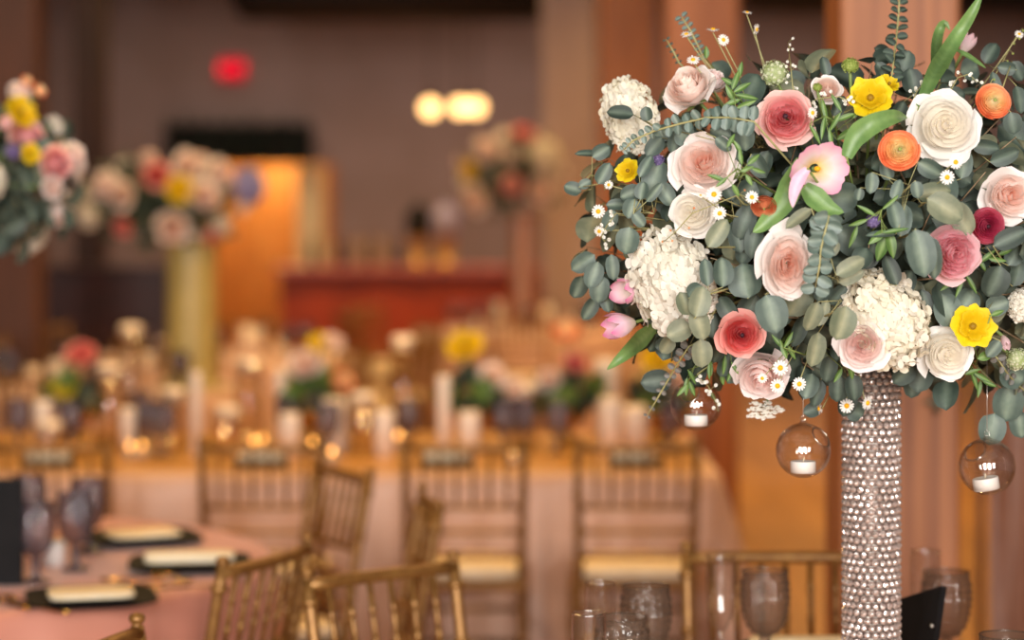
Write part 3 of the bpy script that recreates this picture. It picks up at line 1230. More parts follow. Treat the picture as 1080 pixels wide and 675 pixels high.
PM = {
    'pink': petal_mat('pink_petals', '#ea919a', '#f9d2ca', '#fbdfd8', third='#f5b4b4'),
    'blush': petal_mat('blush_petals', '#fad8c8', '#fbf5f1', '#fcf7f4', third='#fcf0ea'),
    'blushpale': petal_mat('pale_blush_petals', '#fbe8dc', '#fbf5f0', '#f9f1ec', third='#f5ded2'),
    'white': petal_mat('white_petals', '#fdf9f0', '#fbf9f5', '#fcfbf8', third='#fcf9f2'),
    'lilac': petal_mat('pale_lilac_rose_petals', '#fae2dc', '#fbf1ee', '#fbf4f2', third='#fbece8'),
    'coral': petal_mat('coral_petals', '#e2606a', '#f8b2a8', '#fac4ba', third='#f28c88'),
    'peony': petal_mat('peony_pink_petals', '#f3b6be', '#f9d5d8', '#f9dde0', third='#f3bec6'),
    'magenta': petal_mat('magenta_petals', '#b02c50', '#e67a90', '#e68aa0', third='#cc4068'),
    'orange': petal_mat('orange_petals', '#fbf3cc', '#fa9c68', '#fddcba', third='#fdd89c', transl=.1),
    'peach': petal_mat('peach_bud_petals', '#e8a070', '#e48a5c', '#efb08a'),
    'yellow': petal_mat('yellow_petals', '#d9b010', '#f5d91c', '#f8e24a'),
    'hyd': petal_mat('white_hydrangea_petals', '#e2dccb', '#efeadf', '#f3efe6', transl=.3),
    'hydcream': petal_mat('cream_hydrangea_petals', '#e4dcc4', '#eee8da', '#f1ecdf', transl=.3),
    'tulip': petal_mat('pink_tulip_petals', '#f2ead2', '#e878ae', '#f5dde4', third='#f3d3de'),
    'tulippale': petal_mat('pale_tulip_petals', '#f3e6d6', '#eec3cf', '#f6e2e2', third='#f3dadb'),
    'parrot': petal_mat('parrot_tulip_petals', '#f2d480', '#ec9fbe', '#f6d2de', third='#f4dfdf'),
    'daisy': petal_mat('daisy_white_petals', '#f6f3ec', '#faf8f3', '#faf8f3'),
    'lace': petal_mat('lace_white_florets', '#f2efe4', '#f8f6ee', '#f8f6ee'),
    'scab': petal_mat('green_white_scabiosa', '#a9b779', '#e6e6cc', '#eeeedd'),
    'purple': petal_mat('small_purple_florets', '#6d5a8c', '#9a89b4', '#b7a8cc'),
    'lav': petal_mat('lavender_blue_florets', '#a3a3d2', '#bbb8e2', '#c8c5ea'),
    'greenbud': petal_mat('green_bud', '#8fa04a', '#b4bf6a', '#c2cb80'),
}
M_EYE = petal_mat('yellow_flower_disc', '#d99a18', '#f0b91e', '#f0b91e', transl=0)
M_DARKEYE = petal_mat('dark_flower_heart', '#2a1018', '#48202c', '#48202c', transl=0)
M_GREENEYE = petal_mat('green_flower_heart', '#9aa35a', '#6e7a3c', '#6e7a3c', transl=0)
M_BROWNEYE = petal_mat('brown_flower_heart', '#7a5a14', '#a8841e', '#a8841e', transl=0)

MESHES = {}


def flower_meshes(kind, colour, var):
    key = (kind, colour, var)
    if key in MESHES:
        return MESHES[key]
    m = PM[colour]
    parts = []
    if kind == 'rose':
        parts.append(('petals', rose_petals(), m))
    elif kind == 'garden_rose':
        parts.append(('petals', garden_petals(), m))
        if colour in ('pink', 'coral'):
            parts.append(('heart', dome(.09, .06, 16, z0=.52), M_DARKEYE))
    elif kind == 'ranunculus':
        parts.append(('petals', ranunculus_petals(), m))
        parts.append(('heart', dome(.09, .05, 24, z0=.46), M_GREENEYE if colour != 'magenta' else M_DARKEYE))
    elif kind == 'peony':
        parts.append(('petals', peony_petals(), m))
    elif kind == 'tulip':
        parts.append(('petals', tulip_petals(), m))
    elif kind == 'parrot_tulip':
        parts.append(('petals', tulip_petals(.55, .07), m))
        parts.append(('heart', dome(.12, .3, 20), M_EYE))
    elif kind == 'poppy':
        parts.append(('petals', poppy_petals(), m))
        parts.append(('heart', dome(.16, .14, 30, z0=.02), M_BROWNEYE))
    elif kind == 'hydrangea':
        parts.append(('florets', hydrangea_florets(1, 1, .75, 150, .2, True), m))
    elif kind == 'daisy':
        parts.append(('petals', daisy_petals(), m))
        parts.append(('flower_disc', dome(.34, .24, 36), M_EYE))
    elif kind == 'scabiosa':
        b = hydrangea_florets(1, 1, .8, 90, .14)
        b.ball((0, 0, 0), .9, 12, 8, (1, 1, .8), (.2, 0))
        parts.append(('florets', b, m))
    elif kind == 'umbel':
        b = MB()
        for k in range(16):
            rr = math.sqrt((k + .5) / 16)
            a = k * 2.4
            c = Vector((rr * math.cos(a) * .85, rr * math.sin(a) * .85, .25 * (1 - rr * rr)))
            for q in range(9):
                floret(b, c + Vector((rnd.uniform(-.16, .16), rnd.uniform(-.16, .16), rnd.uniform(-.04, .06))), Vector((rnd.uniform(-.4, .4), rnd.uniform(-.4, .4), 1)).normalized(), .085, rnd.random(), 5)
        parts.append(('florets', b, m))
        s = MB()
        for k in range(16):
            rr = math.sqrt((k + .5) / 16)
            a = k * 2.4
            s.tube([(0, 0, -.7), (rr * math.cos(a) * .5, rr * math.sin(a) * .5, -.2), (rr * math.cos(a) * .85, rr * math.sin(a) * .85, .22 * (1 - rr * rr))], .018, 5)
        parts.append(('rays', s, M_STEM))
    if kind in ('rose', 'garden_rose', 'ranunculus', 'peony', 'poppy'):
        c = MB()
        for k in range(5):
            a = 2 * PI * k / 5
            rows = []
            for (r, w, z) in ((.06, .06, -.6), (.3, .14, -.62), (.55, .1, -.5), (.72, .01, -.42)):
                rows.append([(r * math.cos(a) - u * w * math.sin(a), r * math.sin(a) + u * w * math.cos(a), z) for u in (-1, 0, 1)])
            c.grid(rows)
        parts.append(('calyx', c, M_STEM))
    out = [(n, bb.mesh(n, mm), mm) for n, bb, mm in parts]
    MESHES[key] = out
    return out


NAMES = {'rose': 'rose', 'garden_rose': 'garden_rose', 'ranunculus': 'ranunculus', 'peony': 'peony', 'tulip': 'tulip', 'parrot_tulip': 'parrot_tulip', 'poppy': 'poppy', 'hydrangea': 'hydrangea', 'daisy': 'daisy', 'scabiosa': 'scabiosa', 'umbel': 'lace_flower'}


def flower(kind, colour, pos, r, direction, label, group=None, var=0, core=None, scale=None, stem=True, roll=None, stem_r=.0022):
    n = Vector(direction).normalized()
    q = Vector((0, 0, 1)).rotation_difference(n) @ Quaternion((0, 0, 1), rnd.uniform(0, 6.28) if roll is None else roll)
    t = thing(NAMES[kind], label, 'flower', pos, group=group, rot=q)
    sc = Vector((r, r, r)) if scale is None else Vector((scale[0] * r, scale[1] * r, scale[2] * r))
    t.scale = sc
    for (nm, me, mm) in flower_meshes(kind, colour, var):
        add_obj(nm, me, t)
    if stem and core is not None:
        M = Matrix.LocRotScale(pos, q, sc).inverted()
        a = pos - n * r * .5
        k = (core - pos).length
        pts = [a.lerp(core, f) - n * (.16 * k * math.sin(PI * f) * .6) for f in (0, .25, .5, .75, 1)]
        b = MB()
        b.tube(pts, stem_r, 6)
        b.v = [tuple(M @ Vector(v)) for v in b.v]
        b.build('stem', M_STEM if kind != 'daisy' else M_STEM_PALE, t)
    return t


# ------------------------------------------------------------------ the foreground centrepiece
CORE = P(912, 262, D0)
SURF = []          # (px, py, r_px, D) of flower discs


def surf_d(px, py, k=1.):
    ex, ey = (px - 905) / 318, (py - 238) / 205
    return D0 - .36 * k * math.sqrt(max(.03, 1 - ex * ex - ey * ey))


def out_dir(px, py, f=1.):
    return Vector(((px - 905) / 320 * .75 * f, -1, -(py - 250) / 200 * .6 * f))


def hero(kind, colour, px, py, dpx, label, direction=None, dd=0., var=0, scale=None, roll=None, group=None, reg=True):
    d = surf_d(px, py) - dd
    pos = P(px, py, d)
    r = dpx / 2 * d / FPX
    if reg:
        SURF.append((px, py, dpx / 2, d))
    n = Vector(direction) if direction else out_dir(px, py)
    inner = CORE + (pos - CORE) * .25
    return flower(kind, colour, pos, r, n, label, group, var, inner, scale, roll=roll, stem_r=.0026 if kind != 'daisy' else .0009)


# crystal stand
STX = P(919, 0, D0).x
st = thing('crystal_stand', 'tall crystal bead column stand under the foreground flowers', 'flower stand', (STX, D0, ZF))
SR = .0445
HT = 1.44 - ZF
b = MB(); b.lathe([(.0, .0), (.09, 0), (.092, .008), (.06, .016), (.0, .016)], 32); b.build('base_plate', plain('silver_plate', '#a8a19c', rough=.25, metal=.9), st)
b = MB(); b.lathe([(SR - .010, .016), (SR - .010, HT)], 28, cap=True); b.build('inner_tube', plain('silver_tube', '#a88f84', '#8d756b', rough=.3, metal=.5, scale=30), st)
b = MB(); b.lathe([(0, HT), (.11, HT), (.125, HT + .02), (.12, HT + .025), (.1, HT + .012), (0, HT + .012)], 32); b.build('top_dish', MATS['silver_plate'], st)


def crystal_mat():
    m, n, o = nt('cut_crystal')
    g = n.nodes.new('ShaderNodeBsdfGlass')
    g.inputs['IOR'].default_value = 1.6
    g.inputs['Roughness'].default_value = .02
    g.inputs['Color'].default_value = (.93, .86, .84, 1)
    s = n.nodes.new('ShaderNodeBsdfGlossy')
    s.inputs['Roughness'].default_value = .24
    s.inputs['Color'].default_value = (.95, .86, .82, 1)
    d = n.nodes.new('ShaderNodeBsdfDiffuse')
    d.inputs['Color'].default_value = lin('#dcc4b8')
    m1 = n.nodes.new('ShaderNodeMixShader'); m1.inputs[0].default_value = .6
    m2 = n.nodes.new('ShaderNodeMixShader'); m2.inputs[0].default_value = .24
    n.links.new(g.outputs[0], m1.inputs[1]); n.links.new(s.outputs[0], m1.inputs[2])
    n.links.new(m1.outputs[0], m2.inputs[1]); n.links.new(d.outputs[0], m2.inputs[2])
    n.links.new(m2.outputs[0], o.inputs[0])
    return m


M_CRYS = crystal_mat()
# one faceted bead: brilliant-cut disc facing +x
def bead(b, M, r):
    rows = []
    for (x, k, off) in ((-.8, .3, 0), (-.45, .8, .5), (0, 1., 0), (.45, .8, .5), (.8, .3, 0)):
        rows.append([M @ Vector((x * r, k * r * math.cos(2 * PI * (i + off) / 8), k * r * math.sin(2 * PI * (i + off) / 8))) for i in range(8)])
    base = len(b.v)
    b.grid(rows, close=True)
    b.f.append(tuple(base + i for i in reversed(range(8))))
    b.f.append(tuple(base + 32 + i for i in range(8)))


NB = 22
pitch = .0118
NR = int((HT - .02) / pitch)
bm_ = MB(); bead(bm_, Matrix.Identity(4), .0063)
bead_me = bm_.mesh('crystal_bead', M_CRYS, smooth=False)
rest = MB()
cand = []
for j in range(NR):
    z = .02 + pitch * (j + .5)
    for i in range(NB):
        a = 2 * PI * (i + .5 * (j % 2)) / NB
        M = Matrix.Translation((SR * math.cos(a), SR * math.sin(a), z)) @ Matrix.Rotation(a, 4, 'Z') @ Matrix.Rotation(rnd.uniform(-.5, .5), 4, 'Y') @ Matrix.Rotation(rnd.uniform(-.5, .5), 4, 'Z') @ Matrix.Rotation(rnd.uniform(0, .7), 4, 'X')
        w = ZF + z
        py = to_px(Vector((0, D0, w)))[1]
        face = -math.sin(a)
        cand.append((face if 400 < py < 672 else -9, a, j, i, M))
cand.sort(key=lambda c: -c[0])
for k, c in enumerate(cand):
    if k < 100:
        o = add_obj('crystal_bead', bead_me, st)
        o.matrix_local = c[4]
    else:
        bead(rest, c[4], .0063)
rb = rest.build('crystal_beads', M_CRYS, st, smooth=False)
rb['kind'] = 'stuff'
# wire hoops carrying the beads
b = MB()
for j in range(0, NR + 1):
    z = .02 + pitch * j
    b.tube([((SR - .004) * math.cos(2 * PI * k / 28), (SR - .004) * math.sin(2 * PI * k / 28), z) for k in range(29)], .0008, 4, cap=False)
b.build('wire_frame', M_WIRE, st)

# floral foam ball
b = MB()
rows = []
for j in range(19):
    th = PI * (j / 18 * .998 + .001)
    rows.append([(.21 * math.sin(th) * math.cos(2 * PI * i / 30) * (1 + .05 * math.sin(i * 2.1 + j)), .21 * math.sin(th) * math.sin(2 * PI * i / 30), .13 * math.cos(th) * (1 + .04 * math.sin(i * 1.3))) for i in range(30)])
b.grid(rows, close=True)
o = b.build('floral_foam', M_FOAM)
o.location = (CORE.x, CORE.y, ZF + HT + .012 + .125)
tag(o, 'dark mossy floral foam hidden deep among the foreground flowers', 'floral foam')

# ---- the blooms (centre px, centre py, diameter px)
hero('garden_rose', 'pink', 829, 125, 66, 'pink garden rose with a dark heart above the parrot tulip', direction=(-.15, -1, .12), dd=.03)
hero('garden_rose', 'blushpale', 726, 92, 62, 'pale blush rose turned sideways at the upper edge beside the cream flower', direction=(-.5, -.75, .75), dd=.0, var=1)
hero('peony', 'lilac', 752, 84, 34, 'small pink bloom tucked behind the sideways blush rose', direction=(.3, -.6, .7), dd=-.05)
hero('hydrangea', 'hydcream', 664, 122, 56, 'cream hydrangea at the upper edge behind a dark round leaf', direction=(-.4, -1, .3), dd=-.03, scale=(1, 1.5, .8), roll=0)
hero('garden_rose', 'blush', 742, 173, 74, 'blush garden rose above the white rose and the daisies', direction=(-.15, -1, .3), dd=.03, var=1)
hero('rose', 'white', 731, 224, 56, 'round white rose above the big white hydrangea', direction=(-.35, -1, .1), dd=.02)
hero('hydrangea', 'hyd', 708, 298, 92, 'big white hydrangea beside the pink tulip', direction=(-.35, -1, -.1), dd=.0, var=1, scale=(.95, 1.2, .8), roll=0)
hero('tulip', 'tulip', 660, 342, 38, 'pink and white tulip pointing out below the hydrangea', direction=(-.8, -.35, -.15), dd=.05, scale=(1.25, 1.25, .95))
hero('tulip', 'tulip', 664, 306, 40, 'lilac pink tulip partly behind the big white hydrangea', direction=(-.6, -.7, -.1), dd=.03, var=1, scale=(1.15, 1.15, .8))
hero('garden_rose', 'coral', 781, 353, 52, 'coral red garden rose under the big round leaf', direction=(.05, -1, .0), dd=.04, var=1)
hero('garden_rose', 'lilac', 803, 396, 62, 'pale pink rose hanging below the coral rose', direction=(-.2, -1, -.5), dd=.0, var=2)
hero('garden_rose', 'blush', 830, 278, 72, 'tall blush rose in the middle beside the spiral eucalyptus', direction=(.05, -1, .0), dd=.06, var=2, scale=(.85, 1.2, 1), roll=0)
hero('ranunculus', 'orange', 948, 159, 45, 'orange ranunculus beside the large white rose', direction=(-.05, -1, .15), dd=.05)
hero('ranunculus', 'orange', 1047, 108, 39, 'smaller orange ranunculus above the blush rose at the edge', direction=(.1, -1, .25), dd=.0, var=1)
hero('rose', 'white', 996, 133, 82, 'large open white rose between the two orange ranunculus', direction=(.0, -1, .15), dd=.05, var=1)
hero('poppy', 'yellow', 918, 103, 46, 'yellow poppy at the top beside the arching green leaf', direction=(-.1, -1, .4), dd=.02)
hero('poppy', 'yellow', 938, 88, 22, 'small yellow poppy bud behind the upper yellow poppy', direction=(.3, -.8, .6), dd=-.03, var=1)
hero('parrot_tulip', 'parrot', 862, 178, 42, 'frilled pink parrot tulip with a yellow heart below the pink rose', direction=(.3, -1, -.1), dd=.05, scale=(1.3, 1.1, .7), roll=.4)
hero('garden_rose', 'blush', 1064, 206, 64, 'blush rose with a salmon heart at the edge above the magenta bloom', direction=(.15, -1, .05), dd=.03, var=3)
hero('peony', 'peony', 1004, 268, 68, 'pink peony half covered by a large grey leaf', direction=(.1, -1, -.05), dd=.05, var=1, roll=1)
hero('ranunculus', 'magenta', 1040, 238, 40, 'magenta ranunculus tucked between the peony and the blush rose', direction=(.1, -1, -.1), dd=.035)
hero('hydrangea', 'hydcream', 934, 338, 88, 'cream hydrangea just above the crystal stand', direction=(.05, -1, -.1), dd=.0, var=2, scale=(.95, 1.2, .8), roll=.5)
hero('garden_rose', 'lilac', 909, 364, 58, 'pale pink rose in front of the cream hydrangea', direction=(-.15, -1, .1), dd=.06, var=3)
hero('rose', 'white', 998, 373, 64, 'ivory rose beside the lower yellow poppy', direction=(.1, -1, .0), dd=.04, var=2)
hero('poppy', 'yellow', 1026, 344, 46, 'yellow poppy beside the ivory rose low in the bouquet', direction=(.05, -1, .2), dd=.05, var=2)
hero('scabiosa', 'scab', 817, 77, 28, 'green and white scabiosa at the top above the pink rose', direction=(-.1, -1, .4), dd=-.02)
hero('tulip', 'tulippale', 1018, 50, 24, 'pale pink tulip standing up behind the long blade leaf', direction=(.35, -.3, .75), dd=-.05, var=2, scale=(1.1, 1.1, 1.))
hero('ranunculus', 'peach', 806, 217, 28, 'peach ranunculus bud hanging beside a daisy', direction=(-.1, -.8, -.5), dd=.03, var=2)
hero('poppy', 'yellow', 662, 180, 26, 'yellow bloom at the edge below the cream hydrangea', direction=(-.5, -1, .3), dd=.0, var=3)
hero('umbel', 'lace', 806, 432, 44, 'white lace flower hanging lowest beside the pale pink rose', direction=(-.1, -1, -.3), dd=-.02, scale=(1, .55, 1), roll=0)
hero('scabiosa', 'purple', 921, 233, 15, 'small purple flower head in the middle of the green leaves', direction=(0, -1, 0), dd=.03, var=1)
hero('rose', 'blushpale', 872, 94, 34, 'cream rose half hidden behind the pink garden rose', direction=(0, -1, .4), dd=-.06, var=3)
hero('hydrangea', 'hyd', 1079, 322, 34, 'white hydrangea at the picture edge beside the lower yellow poppy', direction=(.3, -1, 0), dd=-.02, var=3)
hero('scabiosa', 'scab', 1073, 379, 24, 'green scabiosa low at the picture edge', direction=(.2, -1, -.2), dd=.0, var=2)
hero('tulip', 'tulippale', 1059, 358, 18, 'pale lilac tulip bud beside the lower yellow poppy', direction=(.1, -.6, -.6), dd=.0, var=3)
hero('scabiosa', 'purple', 694, 170, 14, 'tiny purple head beside the yellow bloom at the edge', direction=(-.3, -1, .2), dd=.0, var=3)
hero('scabiosa', 'greenbud', 897, 69, 18, 'green seed head standing above the upper yellow poppy', direction=(0, -.8, .6), dd=-.02, var=3)
hero('scabiosa', 'greenbud', 862, 92, 10, 'tiny green bud above the cream rose', direction=(0, -.8, .6), dd=-.02, var=3)

# daisies
DAISY = [
    (788, 13, 10, (.1, -.4, .9), 'topmost daisy on a tall thin stem'), (798, 31, 12, (.8, -.5, -.2), 'daisy turned sideways just under the topmost one'),
    (763, 42, 13, (.3, -1, .2), 'open daisy standing over the blush rose at the top'), (752, 31, 14, (0, -.25, 1), 'daisy seen edge-on above the sideways blush rose'),
    (724, 36, 13, (-.2, -.5, .9), 'daisy in front of the grey spiral sprig at the top'), (731, 63, 14, (-.1, -.7, .7), 'daisy resting on the sideways blush rose'),
    (631, 223, 15, (-.2, -1, .1), 'daisy at the left edge of the round leaves'), (632, 244, 12, (-.5, -1, -.3), 'daisy just below the one at the left edge'),
    (642, 195, 10, (-.4, -1, .2), 'small daisy between the left edge leaves and the yellow bloom'),
    (753, 205, 17, (.0, -1, .1), 'daisy overlapping the blush and white roses'), (759, 225, 15, (.1, -1, -.1), 'daisy at the side of the round white rose'),
    (739, 206, 7, (0, -.7, .6), 'yellow daisy bud left of the daisy on the blush rose'),
    (793, 208, 14, (.0, -1, .1), 'daisy beside the hanging peach bud'), (1008, 171, 15, (0, -1, 0), 'upper of two daisies below the large white rose'),
    (999, 187, 16, (0, -1, -.1), 'lower of two daisies below the large white rose'), (857, 119, 13, (.5, -.8, 0), 'daisy at the edge of the pink garden rose'),
    (823, 388, 17, (.05, -1, .05), 'uppermost daisy of the cluster on the low pale rose'), (804, 399, 11, (-.3, -1, 0), 'half hidden daisy on the low pale rose'),
    (820, 407, 16, (.05, -1, -.1), 'daisy just above the lace flower'), (843, 405, 15, (.1, -1, 0), 'daisy beside the hanging globe wire'),
    (893, 428, 16, (.0, -1, -.1), 'daisy hanging lowest beside the crystal column'), (864, 431, 13, (-.9, -.25, 0), 'daisy seen from the side next to the hanging globe'),
    (915, 425, 15, (.5, -.7, -.1), 'daisy overlapping the top of the crystal column'), (1075, 36, 10, (.2, -.8, .5), 'small daisy at the upper picture edge'),
]
for i, (px, py, dp, dr, lab) in enumerate(DAISY):
    hero('daisy', 'daisy', px, py, dp, 'white ' + lab, direction=dr, dd=.09 if 60 < py < 410 and px > 645 else .03, var=i % 4, reg=False)
    SURF.append((px, py, dp / 2, surf_d(px, py) - .06))


# ---- leaves
def leaf(b, base, tipd, nrm, L, W, kind='round', tone=None, fold=.12, bend=.15):
    """base point, direction to the tip, face normal, length, full width"""
    tipd = tipd.normalized()
    nrm = (nrm - tipd * nrm.dot(tipd)).normalized()
    side = tipd.cross(nrm)
    tn = rnd.random() if tone is None else tone
    rows, ts = [], []
    nv = 8 if kind != 'blade' else 14
    us = (-1, -.55, -.07, .07, .55, 1)
    for j in range(nv + 1):
        v = j / nv
        if kind == 'round':
            x = 2 * (v - .5)
            w = math.sqrt(max(0.0008, 1 - abs(x) ** 2.25)) * (1 - .16 * v)
            if v > .9:
                w *= 1 - (v - .9) * 4
        elif kind == 'oval':
            w = math.sin(PI * min(1, v ** .85)) ** .8 if 0 < v < 1 else .02
        else:
            w = min(1, v * 6 + .3) * (1 - v ** 3.5) + .01
        row, tr = [], []
        for u in us:
            p = base + tipd * (L * v) + side * (u * w * W / 2) + nrm * (fold * W * abs(u) * w - bend * L * (v - .3) ** 2 * 1.2)
            row.append(p)
            tr.append((tn, .8 if abs(u) < .1 and v < .92 else .06))
        rows.append(row)
        ts.append(tr)
    b.grid(rows, ts)


def hidden_by_leaf(px, py, d, rp):
    """would a leaf here cover a bloom that must stay in view?"""
    for (fx, fy, fr, fd) in SURF:
        if math.hypot(px - fx, py - fy) < fr * .98 + rp * .75 and d < fd + .05:
            return True
    return False


def sprig_object(name, label, base, stem_b, leaf_b, lm, stem_m, group=None, cat='foliage sprig'):
    t = thing(name, label, cat, base, group=group)
    for bb, nm, mm in ((stem_b, 'stem', stem_m), (leaf_b, 'foliage', lm)):
        bb.v = [(v[0] - base[0], v[1] - base[1], v[2] - base[2]) for v in bb.v]
        bb.build(nm, mm, t)
    return t


def key_sprig(label, leaves, lm, kind='round', stem_m=None, dd0=.0, core=None, name='eucalyptus_sprig', fill=None):
    """leaves: (px, py, w px, l px, tip angle deg, depth nudge) placed where the photograph shows them"""
    sb, lb = MB(), MB()
    bases = []
    for L in leaves:
        px, py, w, l, ang = L[:5]
        dd = L[5] if len(L) > 5 else .0
        tilt = L[6] if len(L) > 6 else (rnd.uniform(-.35, .35), rnd.uniform(-.35, .35))
        d = surf_d(px, py) - dd0 - dd
        m = d / FPX
        c = P(px, py, d)
        a = math.radians(ang)
        td = Vector((math.cos(a), rnd.uniform(-.15, .15), math.sin(a)))
        nn = Vector((tilt[0], -1, tilt[1]))
        base = c - td.normalized() * (l * m * .5)
        leaf(lb, base, td, nn, l * m, w * m * (.72 if kind == 'oval' else 1), kind)
        bases.append(base)
    # the stem runs from the foam through the leaf bases
    cen = sum(bases, Vector()) / len(bases)
    start = CORE + (cen - CORE) * .28
    far = max(bases, key=lambda q: (q - start).length)
    near = start.lerp(cen, .55) + Vector((0, .03, 0))
    stem = [start, near, cen + Vector((0, .012, 0)), far]
    sb.tube(stem, [.0022, .002, .0016, .0009], 6)
    for q in bases:
        k = min((near.lerp(far, f / 8) for f in range(9)), key=lambda z: (z - q).length)
        sb.tube([k + Vector((0, .008, 0)), (k + q) / 2 + Vector((0, .004, 0)), q], .0007, 5)
    return sprig_object(name, label, start, sb, lb, lm, stem_m or M_STEM_PALE, cat='foliage sprig')


key_sprig('dark round eucalyptus leaf crossing the cream hydrangea', [(654, 119, 19, 29, 172, .10, (0, .5)), (682, 120, 15, 16, 100, .1)], L_DARK)
key_sprig('round eucalyptus leaves sticking out farthest at the left edge', [(604, 199, 17, 20, 160, .0), (617, 194, 12, 14, 30, 0), (637, 183, 18, 26, 60, 0), (620, 162, 11, 28, 175, 0, (.2, .9)), (634, 160, 18, 22, 30, 0)], L_BLUE)
key_sprig('large round eucalyptus leaf with pale rib beside the big hydrangea', [(662, 254, 28, 30, 260, .06)], L_BLUE)
key_sprig('drooping dark eucalyptus leaves at the left edge above the tulip', [(615, 277, 22, 30, 215, .0), (626, 290, 22, 30, 250, .02), (646, 282, 16, 28, 275, .0), (610, 303, 22, 26, 250, .0), (632, 305, 24, 30, 265, .02), (622, 326, 18, 28, 240, 0), (640, 318, 16, 24, 280, 0), (655, 302, 15, 20, 290, .0)], L_BLUE, stem_m=M_TWIG)
key_sprig('grey green eucalyptus cluster around the yellow edge bloom', [(665, 204, 20, 24, 200, .05), (677, 201, 17, 20, 80, .06), (690, 203, 12, 26, 50, .05), (666, 220, 22, 22, 250, .05), (691, 186, 30, 38, 75, .0), (703, 205, 20, 28, 300, .01), (681, 175, 14, 28, 60, .04), (643, 233, 18, 26, 250, .0), (650, 216, 14, 22, 180, 0), (674, 232, 15, 18, 310, .05)], L_BLUE)
key_sprig('olive eucalyptus leaf leaning on the big white hydrangea', [(757, 246, 22, 36, 55, .10, (.3, .4))], L_OLIVE)
key_sprig('broad eucalyptus leaves below the daisy by the white rose', [(762, 287, 26, 32, 90, .07), (745, 287, 17, 30, 95, .05), (786, 296, 40, 38, 100, .03), (734, 308, 24, 20, 40, .1)], L_BLUE)
key_sprig('fan of overlapping eucalyptus leaves on the lower part of the hydrangea', [(722, 320, 22, 26, 110, .10), (738, 318, 26, 34, 75, .11), (738, 342, 24, 36, 285, .12), (716, 349, 26, 28, 205, .1), (740, 373, 25, 31, 275, .1), (703, 364, 20, 20, 240, .04)], L_OLIVE)
key_sprig('single round eucalyptus leaf beside the bare drooping twig', [(692, 402, 27, 33, 185, .0, (.1, .1)), (700, 363, 18, 19, 200, 0)], L_DARK)
key_sprig('biggest round grey leaf covering the edge of the coral rose', [(814, 331, 38, 42, 285, .12, (0, .1))], L_BLUE)
key_sprig('large pointed grey leaf covering half of the pink peony', [(971, 267, 36, 52, 282, .12, (.1, .1)), (984, 272, 22, 48, 280, .10)], L_BLUE)
key_sprig('wide olive leaf pair above the pink peony', [(997, 220, 34, 44, 330, .09, (.1, .1)), (1014, 231, 28, 40, 300, .05), (985, 203, 24, 40, 10, .03)], L_OLIVE)
key_sprig('small eucalyptus leaves in the middle below the orange ranunculus', [(919, 193, 17, 23, 265, .06), (946, 200, 14, 24, 70, .06), (967, 200, 15, 19, 280, .08), (944, 226, 22, 34, 100, .05), (952, 232, 22, 36, 80, .02), (981, 178, 22, 30, 330, .04), (906, 205, 12, 14, 260, .03), (1016, 172, 22, 34, 80, .0), (935, 180, 16, 22, 110, .0), (929, 247, 10, 32, 180, .04, (0, .8))], L_BLUE)
key_sprig('olive curled leaf beside the spiral eucalyptus', [(897, 281, 20, 36, 30, .08, (.3, .4)), (898, 292, 16, 30, 25, .05), (842, 230, 16, 34, 215, .08, (0, .8)), (880, 262, 12, 18, 60, .05)], L_OLIVE)
key_sprig('broad dark leaves at the edge below the magenta ranunculus', [(1066, 251, 24, 40, 25, .08), (1049, 297, 34, 36, 250, .06), (1070, 268, 22, 28, 60, .02), (1073, 288, 20, 30, 70, .0), (1050, 258, 16, 24, 200, .02)], L_DARK)
key_sprig('olive round leaves in front of the low pale pink rose', [(888, 341, 33, 38, 255, .14), (857, 334, 21, 34, 250, .06), (868, 330, 14, 30, 70, .05), (860, 369, 24, 38, 260, .05)], L_OLIVE)
key_sprig('dark round leaves behind the lower yellow poppy', [(1000, 327, 34, 38, 110, .0), (1020, 318, 30, 30, 60, .0), (1052, 322, 24, 26, 20, .0), (1048, 368, 16, 22, 230, .05), (1068, 395, 36, 30, 330, .0)], L_BLUE)
key_sprig('round blue green leaves hanging lowest at the picture edge', [(1063, 426, 36, 40, 265, .02), (1046, 453, 32, 34, 260, .02), (1076, 448, 26, 30, 280, .0), (1074, 412, 24, 30, 300, .0)], L_BLUE)
key_sprig('hanging round leaves just left of the crystal column', [(884, 410, 22, 30, 265, .02), (900, 409, 22, 30, 280, .03), (903, 434, 24, 18, 330, .02), (893, 425, 24, 30, 260, .0), (856, 433, 17, 18, 200, .03), (862, 415, 18, 30, 255, .0), (874, 389, 20, 30, 260, .0)], L_DARK)
key_sprig('dark leaves filling around the coral rose', [(766, 325, 22, 28, 120, .0), (790, 325, 30, 34, 60, -.02), (765, 385, 20, 28, 250, -.02), (735, 395, 22, 26, 250, -.03), (752, 340, 24, 34, 90, -.02), (757, 372, 16, 24, 250, 0)], L_DARK)
key_sprig('dark leaves under the blush and white roses', [(785, 235, 26, 40, 250, .0), (778, 250, 24, 34, 280, .0), (795, 255, 22, 36, 260, .0), (767, 200, 18, 26, 300, -.01), (800, 175, 22, 30, 300, -.04), (786, 265, 22, 30, 250, -.02)], L_DARK)
key_sprig('leaves rising behind the orange ranunculus at the edge', [(1073, 75, 18, 24, 300, .0), (1062, 72, 16, 20, 170, 0), (1045, 56, 20, 26, 60, -.04), (1068, 130, 22, 24, 280, .0), (1060, 165, 20, 34, 20, .0), (1075, 105, 18, 30, 280, .0), (1040, 155, 18, 30, 350, -.02), (1050, 90, 14, 30, 100, -.05)], L_DARK)
